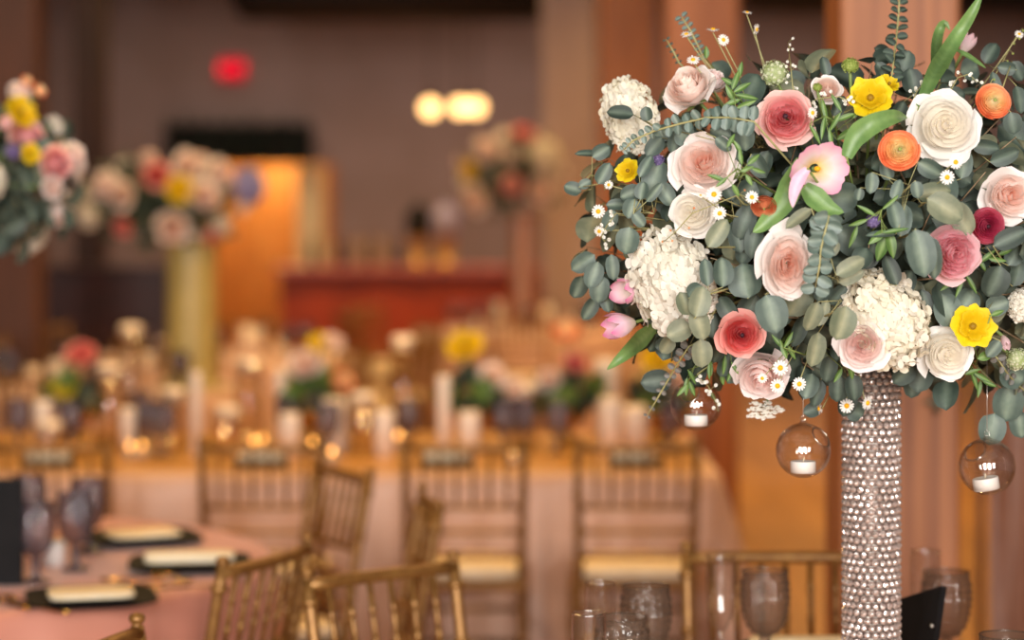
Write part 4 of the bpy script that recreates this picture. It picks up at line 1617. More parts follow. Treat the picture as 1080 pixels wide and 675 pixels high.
key_sprig('leaves rising behind the upper yellow poppy', [(962, 85, 26, 28, 100, -.04), (955, 65, 22, 26, 70, -.06), (930, 75, 18, 22, 120, -.06), (975, 105, 20, 26, 100, -.02), (948, 118, 20, 26, 60, -.03), (870, 70, 14, 22, 100, -.05), (885, 112, 16, 26, 60, -.03)], L_DARK)
key_sprig('leaves between the lilac rose and the hydrangea above the stand', [(868, 305, 22, 30, 250, .0), (884, 312, 20, 26, 230, -.02), (850, 312, 22, 28, 240, -.02), (842, 350, 20, 34, 250, -.02), (955, 298, 24, 30, 60, -.02), (975, 320, 22, 30, 100, -.02), (940, 285, 20, 34, 110, .0), (918, 270, 22, 30, 250, -.02)], L_DARK)
key_sprig('dark leaves under the blush rose at the upper edge', [(700, 140, 20, 28, 200, .0), (690, 155, 20, 26, 230, .0), (712, 150, 18, 26, 260, .02), (776, 130, 22, 26, 320, .02), (760, 140, 20, 24, 340, .03), (785, 145, 24, 30, 280, .0), (722, 143, 26, 22, 330, .05), (763, 152, 14, 22, 320, .07)], L_BLUE)
# bright feverfew greens
key_sprig('bright green feathery leaves beside the sideways blush rose', [(776, 84, 9, 24, 70, .05), (783, 92, 9, 22, 30, .05), (770, 98, 9, 20, 120, .04), (788, 102, 8, 26, 350, .05), (768, 86, 8, 18, 150, .04), (781, 73, 8, 18, 80, .03), (745, 55, 9, 14, 90, .02), (787, 110, 8, 24, 20, .04), (772, 108, 8, 20, 200, .04)], L_GREEN, 'oval', M_STEM, name='feverfew_sprig')
key_sprig('bright green cut leaves in front of the blush garden rose', [(795, 168, 8, 18, 40, .12), (788, 178, 7, 16, 20, .12), (781, 165, 7, 18, 100, .12), (800, 180, 7, 16, 340, .12), (778, 155, 7, 18, 120, .12), (755, 187, 8, 20, 160, .14), (761, 192, 7, 16, 220, .14), (776, 201, 8, 16, 300, .12), (771, 148, 7, 18, 60, .1), (790, 190, 7, 14, 300, .1)], L_GREEN, 'oval', M_STEM, name='feverfew_sprig')
key_sprig('bright green sprigs hanging beside the coral rose', [(770, 395, 7, 18, 250, .0), (764, 385, 7, 22, 265, .02), (762, 400, 7, 14, 280, .0), (750, 388, 6, 18, 275, .0), (775, 388, 6, 16, 300, .0)], L_GREEN, 'oval', M_STEM, name='feverfew_sprig')
key_sprig('bright green sprigs hanging in front of the glass globe', [(724, 408, 8, 20, 265, .06), (719, 412, 7, 16, 230, .06), (730, 410, 7, 18, 290, .06), (752, 418, 6, 14, 300, .02), (748, 392, 6, 18, 270, .03), (730, 398, 7, 18, 300, .05)], L_GREEN, 'oval', M_STEM, name='feverfew_sprig')
key_sprig('bright green leaves below the coral rose near the daisies', [(826, 368, 8, 22, 110, .04), (832, 358, 7, 20, 60, .04), (820, 360, 7, 20, 130, .02), (835, 372, 7, 18, 300, .02), (898, 392, 9, 18, 280, .03), (884, 396, 8, 18, 240, .03)], L_GREEN, 'oval', M_STEM, name='feverfew_sprig')
key_sprig('fresh green leaves in the middle beside the purple head', [(930, 262, 18, 30, 250, .02), (940, 258, 16, 30, 280, .03), (925, 250, 12, 24, 220, .04), (914, 222, 7, 24, 150, .05), (905, 235, 7, 22, 200, .05), (945, 243, 7, 30, 10, .06), (900, 250, 8, 26, 250, .02), (940, 213, 6, 26, 40, .06)], L_GREEN, 'oval', M_STEM, name='feverfew_sprig')
key_sprig('fresh green sprigs below the magenta ranunculus', [(1042, 270, 8, 22, 40, .03), (1052, 274, 8, 20, 350, .03), (1035, 278, 7, 20, 120, .02), (1012, 303, 7, 24, 250, .02), (1025, 300, 7, 24, 300, .02), (1060, 266, 7, 18, 20, .02), (1000, 300, 8, 22, 220, .02)], L_GREEN, 'oval', M_STEM, name='feverfew_sprig')
key_sprig('fresh green leaves hanging beside the ivory rose', [(1036, 398, 8, 22, 330, .02), (1028, 402, 8, 20, 290, .02), (1033, 410, 7, 20, 260, .02), (1044, 405, 7, 16, 340, .02), (1026, 392, 7, 18, 20, .02), (1052, 330, 8, 16, 20, .08), (1040, 375, 14, 20, 20, .04)], L_GREEN, 'oval', M_STEM, name='feverfew_sprig')
key_sprig('green foliage around the little white sprigs under the yellow poppy', [(870, 118, 7, 30, 280, .03), (880, 130, 7, 26, 240, .03), (860, 142, 7, 26, 300, .02), (890, 124, 8, 26, 200, .03), (868, 135, 7, 26, 260, .04), (895, 140, 12, 30, 30, .0), (876, 145, 7, 22, 100, .04), (882, 108, 7, 22, 120, .02), (905, 118, 7, 20, 50, .0)], L_GREEN, 'oval', M_STEM, name='feverfew_sprig')


# tulip leaves: long curved blades through given pixel points
def blade_leaf(label, pts, wpx, dd=.05, lm=None, facing=(0, -1, .2), dds=None):
    b = MB()
    n = 16
    P3 = []
    for i, (px, py) in enumerate(pts):
        P3.append(P(px, py, surf_d(px, py) - dd - (dds[i] if dds else 0)))
    def cr(t):
        k = t * (len(P3) - 1)
        i = min(int(k), len(P3) - 2)
        f = k - i
        p0, p1, p2, p3 = P3[max(i - 1, 0)], P3[i], P3[i + 1], P3[min(i + 2, len(P3) - 1)]
        return .5 * ((2 * p1) + (p2 - p0) * f + (2 * p0 - 5 * p1 + 4 * p2 - p3) * f * f + (3 * p1 - p0 - 3 * p2 + p3) * f ** 3)
    W = wpx * 3.65 / FPX
    fn = Vector(facing).normalized()
    rows, ts = [], []
    for j in range(n + 1):
        v = j / n
        c = cr(v)
        tg = (cr(min(1, v + .02)) - cr(max(0, v - .02))).normalized()
        sd = tg.cross(fn).normalized()
        nn = sd.cross(tg)
        w = (min(1, .45 + v * 1.8)) * (1 - v ** 3) + .015
        rows.append([c + sd * (u * w * W / 2) + nn * (-.22 * W * (1 - abs(u)) * w) for u in (-1, -.5, 0, .5, 1)])
        ts.append([(.3 + .4 * v, .25 if abs(u) < .1 else 0) for u in (-1, -.5, 0, .5, 1)])
    b.grid(rows, ts)
    s = MB()
    st_ = CORE + (P3[0] - CORE) * .3
    s.tube([st_, st_.lerp(P3[0], .5), P3[0]], .002, 6)
    return sprig_object('tulip_leaf', label, st_, s, b, lm or L_TULIP, M_STEM, cat='leaf')


blade_leaf('long upright green blade leaf rising past the top of the picture', [(970, 112), (985, 78), (1005, 45), (1026, 12), (1036, -8)], 19, .06)
blade_leaf('shorter bent green blade leaf behind the long upright one', [(985, 78), (987, 55), (990, 35), (996, 24), (1002, 32)], 13, -.02)
blade_leaf('broad arching lime green leaf above the orange ranunculus', [(893, 166), (903, 144), (922, 130), (946, 122), (957, 124)], 24, .06, dds=[0, .02, .04, .03, -.02])
blade_leaf('wide tulip leaf running down behind the parrot tulip', [(846, 168), (836, 192), (826, 214), (806, 236), (794, 245)], 26, .03)
blade_leaf('pointed tulip leaf reaching right below the parrot tulip', [(848, 196), (860, 208), (874, 219), (890, 224)], 24, .07)
blade_leaf('pointed green tulip leaf hanging below the pink and white tulip', [(690, 345), (676, 358), (660, 373), (640, 390)], 20, .03)
blade_leaf('dark tulip leaf behind the hanging pointed one', [(690, 352), (675, 365), (660, 370)], 14, .0, lm=L_DARK)
blade_leaf('hanging parrot tulip leaf curling below the frilled petals', [(852, 178), (842, 190), (837, 205), (836, 219)], 14, .12, lm=leaf_mat('pink_petal_leaf', '#e9a8c4', '#f0c8d8', '#f4dde4', transl=.25))
blade_leaf('thin green blade lying behind the pale upright tulip', [(1008, 52), (1020, 58), (1032, 66), (1040, 72)], 6, .0)


# spiral (baby blue) eucalyptus
def spiral_sprig(label, pts, s0, s1, n, dd=.05, lm=None, name='spiral_eucalyptus'):
    P3 = [P(px, py, surf_d(px, py) - dd) for px, py in pts]
    sb, lb = MB(), MB()
    sb.tube([CORE + (P3[0] - CORE) * .3] + P3, [.0022] + [.0016] * (len(P3) - 1) + [.0008], 6)
    def at(t):
        k = t * (len(P3) - 1)
        i = min(int(k), len(P3) - 2)
        return P3[i].lerp(P3[i + 1], k - i), (P3[i + 1] - P3[i]).normalized()
    for k in range(n):
        t = k / (n - 1)
        c, d = at(t)
        s = (s0 + (s1 - s0) * t) * 3.65 / FPX
        o1 = d.cross(Vector((0, 1, 0))).normalized()
        o2 = d.cross(o1).normalized()
        a = rnd.uniform(-.7, .7)
        for q in (0, PI):
            v = o1 * math.cos(a + q) + o2 * math.sin(a + q)
            leaf(lb, c + v * .001, v + d * rnd.uniform(.0, .5), d * .45 - v * .2 + Vector((0, -1., .2)), s * rnd.uniform(.62, .74), s * rnd.uniform(.58, .70), 'round', fold=.15, bend=.1)
    base = CORE + (P3[0] - CORE) * .3
    return sprig_object(name, label, base, sb, lb, lm or L_SILVER, M_STEM_PALE)


spiral_sprig('spiral eucalyptus arching over the blush roses to the upper edge', [(795, 128), (770, 124), (745, 124), (715, 131), (690, 138), (668, 148), (658, 158)], 23, 8, 17, .13)
spiral_sprig('spiral eucalyptus hanging between the blush rose and the curled leaf', [(874, 228), (870, 245), (866, 262), (864, 282), (860, 303)], 25, 22, 9, .12)
spiral_sprig('spiral eucalyptus standing up past the top of the picture', [(940, 85), (943, 60), (946, 35), (948, 10), (949, -12)], 19, 17, 12, -.03, lm=L_DARK)
spiral_sprig('short grey spiral sprig standing up behind the topmost daisies', [(742, 62), (736, 48), (728, 32), (719, 18)], 9, 11, 9, -.08)
spiral_sprig('dark thin sprig tip rising beside the grey spiral sprig', [(716, 66), (710, 54), (703, 42)], 6, 6, 5, -.06, lm=L_DARK)
spiral_sprig('bare drooping twig with narrow leaves beside the single round leaf', [(726, 366), (712, 388), (698, 412), (683, 438)], 14, 6, 10, .03, lm=leaf_mat('brownish_grey_leaf', '#4c4a46', '#6a6660', '#7a756c'))
spiral_sprig('bare twig with narrow leaves at the low picture edge', [(1052, 378), (1064, 396), (1076, 408), (1088, 418)], 12, 8, 8, .03, lm=MATS['brownish_grey_leaf'])


# tiny white filler sprigs and curling twigs
def dotted_sprig(label, pts, n, s, dd=.05, mat=None, spread=6, name='filler_sprig'):
    P3 = [P(px, py, surf_d(px, py) - dd) for px, py in pts]
    sb, lb = MB(), MB()
    base = CORE + (P3[0] - CORE) * .4
    sb.tube([base] + P3, [.0012] + [.0009] * (len(P3) - 1) + [.0005], 5)
    for k in range(n):
        t = k / max(1, n - 1) * (len(P3) - 1)
        i = min(int(t), len(P3) - 2)
        c = P3[i].lerp(P3[i + 1], t - i)
        e = c + Vector((rnd.uniform(-1, 1), rnd.uniform(-.5, .2), rnd.uniform(-1, 1))) * spread / 690
        sb.tube([c, e], .0004, 4)
        floret(lb, e, Vector((rnd.uniform(-.6, .6), -1, rnd.uniform(-.3, .6))).normalized(), s * .55 / 690, rnd.random(), 5)
    t = thing(name, label, 'filler sprig', base)
    for bb, nm, mm in ((sb, 'stem', M_STEM_PALE), (lb, 'tiny_blossoms', mat or PM['lace'])):
        bb.v = [(v[0] - base[0], v[1] - base[1], v[2] - base[2]) for v in bb.v]
        bb.build(nm, mm, t)


dotted_sprig('thin sprig of tiny white blossoms above the scabiosa', [(836, 92), (834, 70), (831, 45)], 14, 3, .0)
dotted_sprig('tiny white blossoms between the scabiosa and the yellow poppy', [(850, 112), (862, 104), (885, 102), (900, 108)], 16, 3.5, .02)
dotted_sprig('tiny white blossoms under the pale upright tulip', [(1000, 100), (1010, 82), (1022, 78), (1030, 86)], 12, 3.5, .02)
dotted_sprig('tiny white blossoms beside the long blade leaf', [(965, 100), (970, 92), (978, 88)], 8, 3.5, .02)
dotted_sprig('tiny white blossoms in front of the hanging glass globe', [(735, 395), (745, 405), (750, 412), (758, 434)], 14, 4, .05)
dotted_sprig('tiny white blossoms at the left edge below the daisies', [(650, 225), (640, 238), (634, 250), (640, 258)], 12, 4, .03)
dotted_sprig('pale curling vine reaching out at the upper picture edge', [(1040, 95), (1055, 70), (1068, 45), (1078, 30)], 8, 2.4, -.03, mat=PM['greenbud'], name='vine')
dotted_sprig('pink pepper berry twig beside the large leaf below the white rose', [(780, 205), (730, 225), (712, 245), (700, 255)], 7, 2.2, .05, mat=PM['peach'], name='vine')


# filler eucalyptus all round the ball
def filler(base_dir, leafm, lab, grp, sname='eucalyptus_sprig'):
    d = Vector(base_dir).normalized()
    surf = Vector((d.x * .45, d.y * .37, d.z * .275)) + Vector((P(905, 0, D0).x, D0, P(0, 240, D0).z))
    start = CORE + (surf - CORE) * .35
    sb, lb = MB(), MB()
    bend = Vector((rnd.uniform(-.05, .05), rnd.uniform(-.03, .03), -.03))
    pts = [start.lerp(surf, f) + bend * math.sin(PI * f) for f in (0, .25, .5, .75, 1)]
    if d.y < 0:
        pts = [p + Vector((0, .02, 0)) for p in pts]
    sb.tube(pts, [.0022, .002, .0017, .0013, .0008], 6)
    ax = (pts[-1] - pts[-2]).normalized()
    n = 0
    for k in range(6):
        f = .35 + .65 * k / 5
        i = min(int(f * 4), 3)
        c = pts[i].lerp(pts[i + 1], f * 4 - i)
        for s in (0, PI):
            a = k * 1.3 + s + rnd.uniform(-.4, .4)
            o1 = ax.orthogonal().normalized()
            o2 = ax.cross(o1)
            v = (o1 * math.cos(a) + o2 * math.sin(a) + ax * rnd.uniform(.1, .6)).normalized()
            L = rnd.uniform(.036, .064)
            cc = c + v * L * .6
            px, py = to_px(cc)
            if d.y < .3 and hidden_by_leaf(px, py, cc.y, L * .5 * FPX / cc.y):
                continue
            nn = (d + Vector((rnd.uniform(-.9, .9), -.4 if d.y < 0.2 else 0, rnd.uniform(-.9, .9))))
            leaf(lb, c + v * .006, v, nn, L, L * rnd.uniform(.75, 1.), 'round')
            n += 1
    if n < 3:
        return None
    return sprig_object(sname, lab, start, sb, lb, leafm, M_TWIG, group=grp)


GR = 3.883222
for k in range(130):
    z = 1 - 2 * (k + .5) / 130
    a = k * GR / 1.618
    r = math.sqrt(1 - z * z)
    if z < -.93:
        continue
    m = [L_DARK, L_BLUE, L_DARK, L_OLIVE][k % 4]
    lab = ['dark green eucalyptus sprig filling gaps between the foreground blooms', 'blue green eucalyptus sprig filling gaps between the foreground blooms', 'dark green eucalyptus sprig filling gaps between the foreground blooms', 'grey olive eucalyptus sprig filling gaps between the foreground blooms'][k % 4]
    grp = ['dark filler eucalyptus', 'blue green filler eucalyptus', 'dark filler eucalyptus', 'olive filler eucalyptus'][k % 4]
    filler((r * math.cos(a), r * math.sin(a), z), m, lab, grp)


# ---- hanging glass globes with tealights
def make_globe(p, r, top_py, lab, hole, grp='hanging glass globes', tilt=0.):
    t = thing('glass_globe', lab, 'candle globe', p, group=None)
    b = MB()
    hd = Vector(hole).normalized()
    q = Vector((0, 0, 1)).rotation_difference(hd)
    prof = [(math.sin(th), math.cos(th)) for th in [.42 + (PI - .42) * i / 30 for i in range(31)]]
    rows = []
    for (rr, z) in prof:
        rows.append([q @ Vector((r * max(rr, .001) * math.cos(2 * PI * k / 48), r * max(rr, .001) * math.sin(2 * PI * k / 48), r * z)) for k in range(48)])
    b.grid(rows, close=True)
    # inner wall of the blown glass
    b.grid([[p * .945 for p in row] for row in rows], close=True)
    b.build('globe', M_GLOBE, t)
    b = MB()
    R0, Z0 = r * math.sin(.42), r * math.cos(.42)
    b.tube([q @ Vector((R0 * math.cos(2 * PI * k / 32), R0 * math.sin(2 * PI * k / 32), Z0)) for k in range(33)], r * .035, 8, cap=False)
    b.build('rim', M_RIM, t)
    b = MB()
    b.lathe([(.2 * r, r * .97), (.1 * r, r * 1.04), (.07 * r, r * 1.1)], 14)
    b.tube([(.09 * r * math.cos(a), 0, r * 1.16 + .09 * r * math.sin(a)) for a in [2 * PI * k / 16 for k in range(17)]], .03 * r, 6, cap=False)
    b.build('loop', M_CLEAR, t)
    top = P(0, top_py, p.y).z - p.z
    b = MB(); b.tube([(0, 0, r * 1.22), (0.002, .01, top)], .0006, 5); b.build('hanging_wire', M_WIRE, t)
    # tealight resting inside: its own thing
    tr = r * .46
    zb = -math.sqrt((.945 * r) ** 2 - tr * tr) * .985
    c = thing('tealight', 'white tealight inside the ' + lab.split('glass globe ')[-1] if 0 else None, 'tealight', p + Vector((0, 0, zb)), rotz=0)
    b = MB(); b.lathe([(0, .0), (tr * .97, 0), (tr, r * .02), (tr, r * .40), (tr * .96, r * .43), (tr * .9, r * .42), (0, r * .415)], 32); b.build('wax', M_WAX, c)
    b = MB(); b.tube([(0, 0, r * .41), (tr * .1, 0, r * .56)], .0009, 6); b.build('wick', M_NAPKIN, c)
    if tilt:
        c.rotation_euler = (0, tilt, 0)
    return t, c


g1, c1 = make_globe(P(847, 475, 3.82), 29 * 3.82 / FPX, 395, 'glass candle globe hanging nearest the crystal column', (.62, -.5, .55))
c1['label'] = 'white tealight in the globe nearest the crystal column'
g2, c2 = make_globe(P(734, 427, 3.90), 27 * 3.9 / FPX, 370, 'glass candle globe half covered by hanging green sprigs', (-.2, .8, .4))
c2['label'] = 'white tealight in the globe behind the hanging green sprigs'
g3, c3 = make_globe(P(1041, 492, 3.86), 30 * 3.86 / FPX, 380, 'glass candle globe hanging under the round leaves at the picture edge', (-.3, .8, .5), tilt=-.16)
c3['label'] = 'tilted white tealight in the globe under the edge leaves'


# ------------------------------------------------------------------ foreground table ware
def goblet(loc, mat, lab, grp=None, h=.187, r=.046):
    t = thing('goblet', lab, 'goblet', loc, group=grp)
    k = h / .187
    prof = [(.001, .062), (.012, .063), (.026, .070), (.036, .085), (.043, .105), (.0465, .130), (.0465, .150), (.045, .170), (.0445, .187)]
    prof = [(a * r / .0465, z * k) for a, z in prof]
    fine = []
    for i in range(len(prof) - 1):
        for f in (0, .2, .4, .6, .8):
            fine.append((prof[i][0] + (prof[i + 1][0] - prof[i][0]) * f, prof[i][1] + (prof[i + 1][1] - prof[i][1]) * f))
    fine.append(prof[-1])
    top = .172 * k
    def md(a, z, rr):
        if z > top or rr < .015:
            return 0
        return .0034 * math.sin(9 * a + z * 230) * math.sin(9 * a - z * 230)
    b = MB(); b.lathe(fine, 96, mod=md); b.build('bowl', mat, t)
    b = MB(); b.tube([(prof[-1][0] * math.cos(2 * PI * i / 40), prof[-1][0] * math.sin(2 * PI * i / 40), h) for i in range(41)], .0014, 6, cap=False); b.build('rim', mat, t)
    b = MB(); b.lathe([(.012, .064 * k), (.010, .055 * k), (.012, .048 * k), (.009, .036 * k), (.008, .02), (.012, .012), (.03, .006), (.036, .003), (.036, 0), (0, 0)], 32); b.build('foot', mat, t)
    return t


def flute(loc, lab, grp=None, h=.215, r=.029):
    t = thing('champagne_flute', lab, 'champagne flute', loc, group=grp)
    b = MB()
    b.lathe([(.001, .07), (.006, .072), (.014, .082), (.022, .1), (.027, .125), (r, .16), (r, .19), (r * .96, h)], 40); b.build('bowl', M_CLEAR, t)
    b = MB(); b.tube([(r * .96 * math.cos(2 * PI * i / 40), r * .96 * math.sin(2 * PI * i / 40), h) for i in range(41)], .0011, 6, cap=False); b.build('rim', M_RIM, t)
    b = MB(); b.lathe([(.006, .072), (.004, .06), (.0035, .02), (.005, .01), (.025, .004), (.032, .002), (.032, 0), (0, 0)], 32); b.build('stem', M_CLEAR, t)
    return t


def pt(px, d, z):
    return Vector(((px - PXC) * d / FPX, d, z))


flute(pt(760, 4.59, ZF), 'tulip shaped champagne flute in front of the gold chair')
goblet(pt(807, 4.60, ZF), M_SMOKE, 'smoked pressed glass goblet standing next to the tulip shaped flute')
goblet(pt(998, 4.58, ZF), M_SMOKE, 'smoked goblet beside the black easel backed sign')
flute(pt(976, 4.66, ZF), 'champagne flute behind the goblet beside the black sign')
flute(pt(633, 4.27, ZF), 'farther of the two straight flutes left of the smoked goblets', r=.0275)
goblet(pt(681, 4.41, ZF), M_SMOKE, 'smoked goblet behind the nearer flute and goblet pair')
flute(pt(621, 3.94, ZF), 'nearest champagne flute low at the frame edge', r=.029)
goblet(pt(656, 4.07, ZF), M_SMOKE, 'smoked goblet touching the nearest flute low at the frame edge')
goblet(pt(1062, 3.90, ZF), M_SMOKE, 'smoked goblet of which only the rim shows in the lower corner')

# black frame on an easel back
t = thing('easel_sign', 'black easel backed sign seen from behind, leaning beside the crystal column', 'sign', (.685, 4.22, ZF), rotz=.0)
pts = [(0, 0), (.0, .225)]
b = MB()
A, B_, C_, D_ = pt(993, 4.16, 0), pt(940, 4.28, 0), None, None
zt, zt2 = P(0, 618, 4.16).z, P(0, 634, 4.28).z
t.location = (0, 0, 0)
tr, tl = Vector((A.x, 4.16, zt)), Vector((B_.x, 4.28, zt2))
br_, bl = Vector((pt(972, 4.12, 0).x, 4.12, ZF)), Vector((pt(921, 4.24, 0).x, 4.24, ZF))
org = (br_ + bl) / 2
t.location = org
nrm = (tr - br_).cross(bl - br_).normalized()
if nrm.y > 0:
    nrm = -nrm
vv = [tr, tl, bl, br_]
f0 = [p - org for p in vv]
f1 = [p - org - nrm * .012 for p in vv]
b.add(f0 + f1, [(0, 1, 2, 3), (7, 6, 5, 4), (0, 4, 5, 1), (1, 5, 6, 2), (2, 6, 7, 3), (3, 7, 4, 0)])
b.build('frame_back', M_BLACK, t, smooth=False)
b = MB()
mid = (tr + br_ * .8 + tl + bl * .8) / 3.6 - org
b.tube([mid + nrm * .004, (br_ + bl) / 2 - org + nrm * .09 + Vector((0, 0, .002))], .006, 6); b.build('easel_strut', M_BLACK, t)
b = MB(); b.ball(((tr * .7 + br_ * .3) - org) + nrm * .008, .0035, 8, 6, (1, 1, 1)); b.build('turn_clip', M_WIRE, t)


# place setting pieces
def plate(loc, rz, lab, size=.12, napk=True, nl=None, nw=(.2, .07, .022), grp=None, square=True, beads=False):
    t = thing('square_plate', lab, 'plate', loc, rotz=rz, group=grp)
    n = 40
    rows = []
    for (k, z) in ((.001, .004), (.55, .004), (.65, .006), (.97, .018), (1., .019), (1., .016), (.66, .001), (.5, 0), (.001, 0)):
        row = []
        for i in range(n):
            a = 2 * PI * i / n
            c, s = math.cos(a), math.sin(a)
            q = (abs(c) ** 5 + abs(s) ** 5) ** (-1 / 5)
            row.append((size * k * c * q, size * k * s * q, z))
        rows.append(row)
    b = MB(); b.grid(rows, close=True); b.build('plate_body', M_BLACK, t)
    if napk:
        nb = MB()
        w, d, h = nw
        rows = []
        for (k, z) in ((.97, 0), (1., .15), (1., .85), (.95, 1.), (.5, 1.06), (.001, 1.08)):
            row = []
            for i in range(32):
                a = 2 * PI * i / 32
                c, s = math.cos(a), math.sin(a)
                q = (abs(c) ** 7 + abs(s) ** 7) ** (-1 / 7)
                row.append((w / 2 * k * c * q, d / 2 * k * s * q, h * z))
            rows.append(row)
        nb.grid(rows, close=True)
        nb.f.append(tuple(reversed(range(32))))
        # fold line strips
        nb.box((-w * .47, -d * .515, h * .45), (w * .47, -d * .49, h * .55))
        o = nb.build('folded_napkin', M_NAPKIN)
        o.location = Vector(loc) + Vector((0, 0, .0185))
        o.rotation_euler = (0, 0, rz + (nl or 0))
        return t, o
    return t, None


t, o = plate(pt(845, 4.70, ZF), 0, 'black square plate in front of the gold chair behind the goblet', .115, nl=0)
tag(o, 'cream folded napkin on the black plate behind the smoked goblet', 'napkin')

# left table: plates, napkins, goblets, flatware, frame
for (px, d, rz, nl, sz, lab, nlab) in [
        (96, 5.45, .25, .0, .145, 'black square plate nearest the rim of the pink table', 'cream napkin on the black plate nearest the pink table rim'),
        (200, 5.98, .12, .0, .15, 'black square plate beside the slanting gold chair back', 'long cream napkin on the plate beside the slanting chair back'),
        (150, 6.45, .35, .1, .15, 'black square plate farthest across the pink table', 'cream napkin on the plate farthest across the pink table')]:
    t, o = plate(pt(px, d, ZL), rz, lab, sz, nl=nl, nw=(.19, .13, .011) if px != 200 else (.22, .08, .022))
    tag(o, nlab, 'napkin')

for (px, d, lab) in [(38, 5.75, 'smoky blue goblet next to the black sign on the pink table'), (80, 5.95, 'smoky blue goblet in the middle of the pink table group'), (93, 6.25, 'smoky blue goblet farthest back in the pink table group'), (30, 6.35, 'smoky blue goblet behind the one next to the black sign')]:
    goblet(pt(px, d, ZL), M_SMOKEBLUE, lab, h=.19)
t = thing('easel_sign', 'black table sign standing at the rim of the picture beside smoky blue goblets', 'sign', pt(-14, 5.72, ZL))
b = MB(); b.box((-.09, -.01, 0), (.085, .01, .25)); b.build('frame_panel', M_BLACK, t, smooth=False)
b = MB(); b.tube([(0, .01, .16), (0, .09, .003)], .006, 6); b.build('easel_strut', M_BLACK, t)


def glint(loc, lab, grp, s=1.):  # added glowing piece in place of a lamp reflected in glass or gold
    t = thing('lamp_glint', lab, 'candle', loc, group=grp)
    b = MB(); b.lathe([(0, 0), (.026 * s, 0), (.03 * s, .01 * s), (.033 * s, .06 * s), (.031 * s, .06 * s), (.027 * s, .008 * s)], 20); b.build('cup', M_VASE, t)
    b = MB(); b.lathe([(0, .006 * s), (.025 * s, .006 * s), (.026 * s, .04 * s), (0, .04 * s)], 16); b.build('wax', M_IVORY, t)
    b = MB(); b.lathe([(.0005, .042 * s), (.0045 * s, .048 * s), (.0035 * s, .058 * s), (.0003, .068 * s)], 10); b.build('glint_spot', M_GLINT, t)
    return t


def utensil(kind, loc, rz, lab, grp=None):
    t = thing(kind, lab, kind, loc, rotz=rz, group=grp)
    b = MB()
    b.tube([(0, -.1, .006), (0, -.05, .004), (0, .02, .006)], [.005, .0035, .003], 8); b.build('handle', M_GOLDMETAL, t)
    b = MB()
    if kind == 'fork':
        b.tube([(0, .02, .006), (0, .04, .008)], [.003, .010], 8)
        for x in (-.009, -.003, .003, .009):
            b.tube([(x, .038, .008), (x, .07, .012), (x, .09, .008)], .0016, 6)
        b.build('tines', M_GOLDMETAL, t)
    elif kind == 'spoon':
        b.ball((0, .055, .008), .018, 12, 8, (1, 1.6, .22)); b.build('bowl', M_GOLDMETAL, t)
    else:
        rows = [[(-.003, .02, .004), (.003, .02, .004)], [(-.006, .05, .004), (.009, .05, .004)], [(-.006, .09, .004), (.009, .09, .004)], [(-.006, .12, .004), (.002, .115, .004)]]
        b.grid(rows); rows2 = [[(x, y, z + .0025) for x, y, z in r] for r in rows]; b.grid(rows2); b.build('blade', M_GOLDMETAL, t)
    return t


utensil('fork', pt(5, 5.42, ZL), .75, 'gold fork nearest the left picture edge on the pink cloth')
utensil('fork', pt(22, 5.45, ZL), .8, 'gold fork beside the black plate on the pink cloth')
utensil('knife', pt(40, 5.36, ZL), .9, 'gold knife lying closest to the pink table rim')
utensil('spoon', pt(168, 5.72, ZL), -1.2, 'gold spoon lying between the two black plates')
utensil('knife', pt(192, 5.66, ZL), -1.25, 'gold knife lying beside the slanting gold chair')
utensil('fork', pt(150, 5.8, ZL), -1.2, 'gold fork lying behind the nearest black plate')
t = thing('pillar_candle', 'short white candle between the smoky blue goblets', 'candle', pt(57, 6.05, ZL))
b = MB(); b.lathe([(0, 0), (.03, 0), (.03, .055), (.027, .06), (0, .058)], 20); b.build('wax', M_WAX, t)
b = MB(); b.tube([(0, 0, .057), (.001, 0, .07)], .001, 5); b.build('wick', M_BLACK, t)


# ------------------------------------------------------------------ long table dressing
def py_of(d, z):
    return PYH + FPX / d * (CAMZ - z)


def candle_vase(px, top_py, d, lab, r=.05):
    z1 = P(0, top_py, d).z
    h = max(.09, z1 - LZ)
    t = thing('cylinder_vase', lab, 'vase', pt(px, d, LZ))
    b = MB(); b.lathe([(0, 0), (r, 0), (r, h), (r - .003, h), (r - .003, .01), (0, .01)], 24); b.build('glass', M_VASE, t)
    c = thing('floating_candle', 'floating candle in the ' + lab, 'candle', pt(px, d, LZ + h - .045))
    b = MB(); b.lathe([(0, 0), (r * .55, .0), (r * .88, .02), (r * .92, .045), (r * .7, .06), (0, .063)], 20); b.build('wax', M_IVORY, c)
    b = MB(); b.tube([(0, 0, .06), (.001, 0, .075)], .001, 5); b.build('wick', M_BLACK, c)
    return t


for (px, py, d, lab) in [
        (138, 346, 9.30, 'tallest glass cylinder on the long table behind the low pink flowers'), (115, 388, 9.0, 'glass cylinder beside the low pink and yellow flowers'),
        (183, 413, 8.95, 'short glass cylinder beside the slim ivory candle'), (262, 382, 9.2, 'glass cylinder between the slim candle and the peach flowers'),
        (240, 432, 8.75, 'lowest glass cylinder behind the second chair'), (425, 358, 9.35, 'tall glass cylinder left of the yellow poppies on the table'),
        (382, 418, 8.85, 'glass cylinder between two white pillar candles'), (52, 448, 8.7, 'glass cylinder behind the first chair of the long table'),
        (552, 410, 9.1, 'glass cylinder right of the low yellow flowers')]:
    candle_vase(px, py, d, lab, .052)


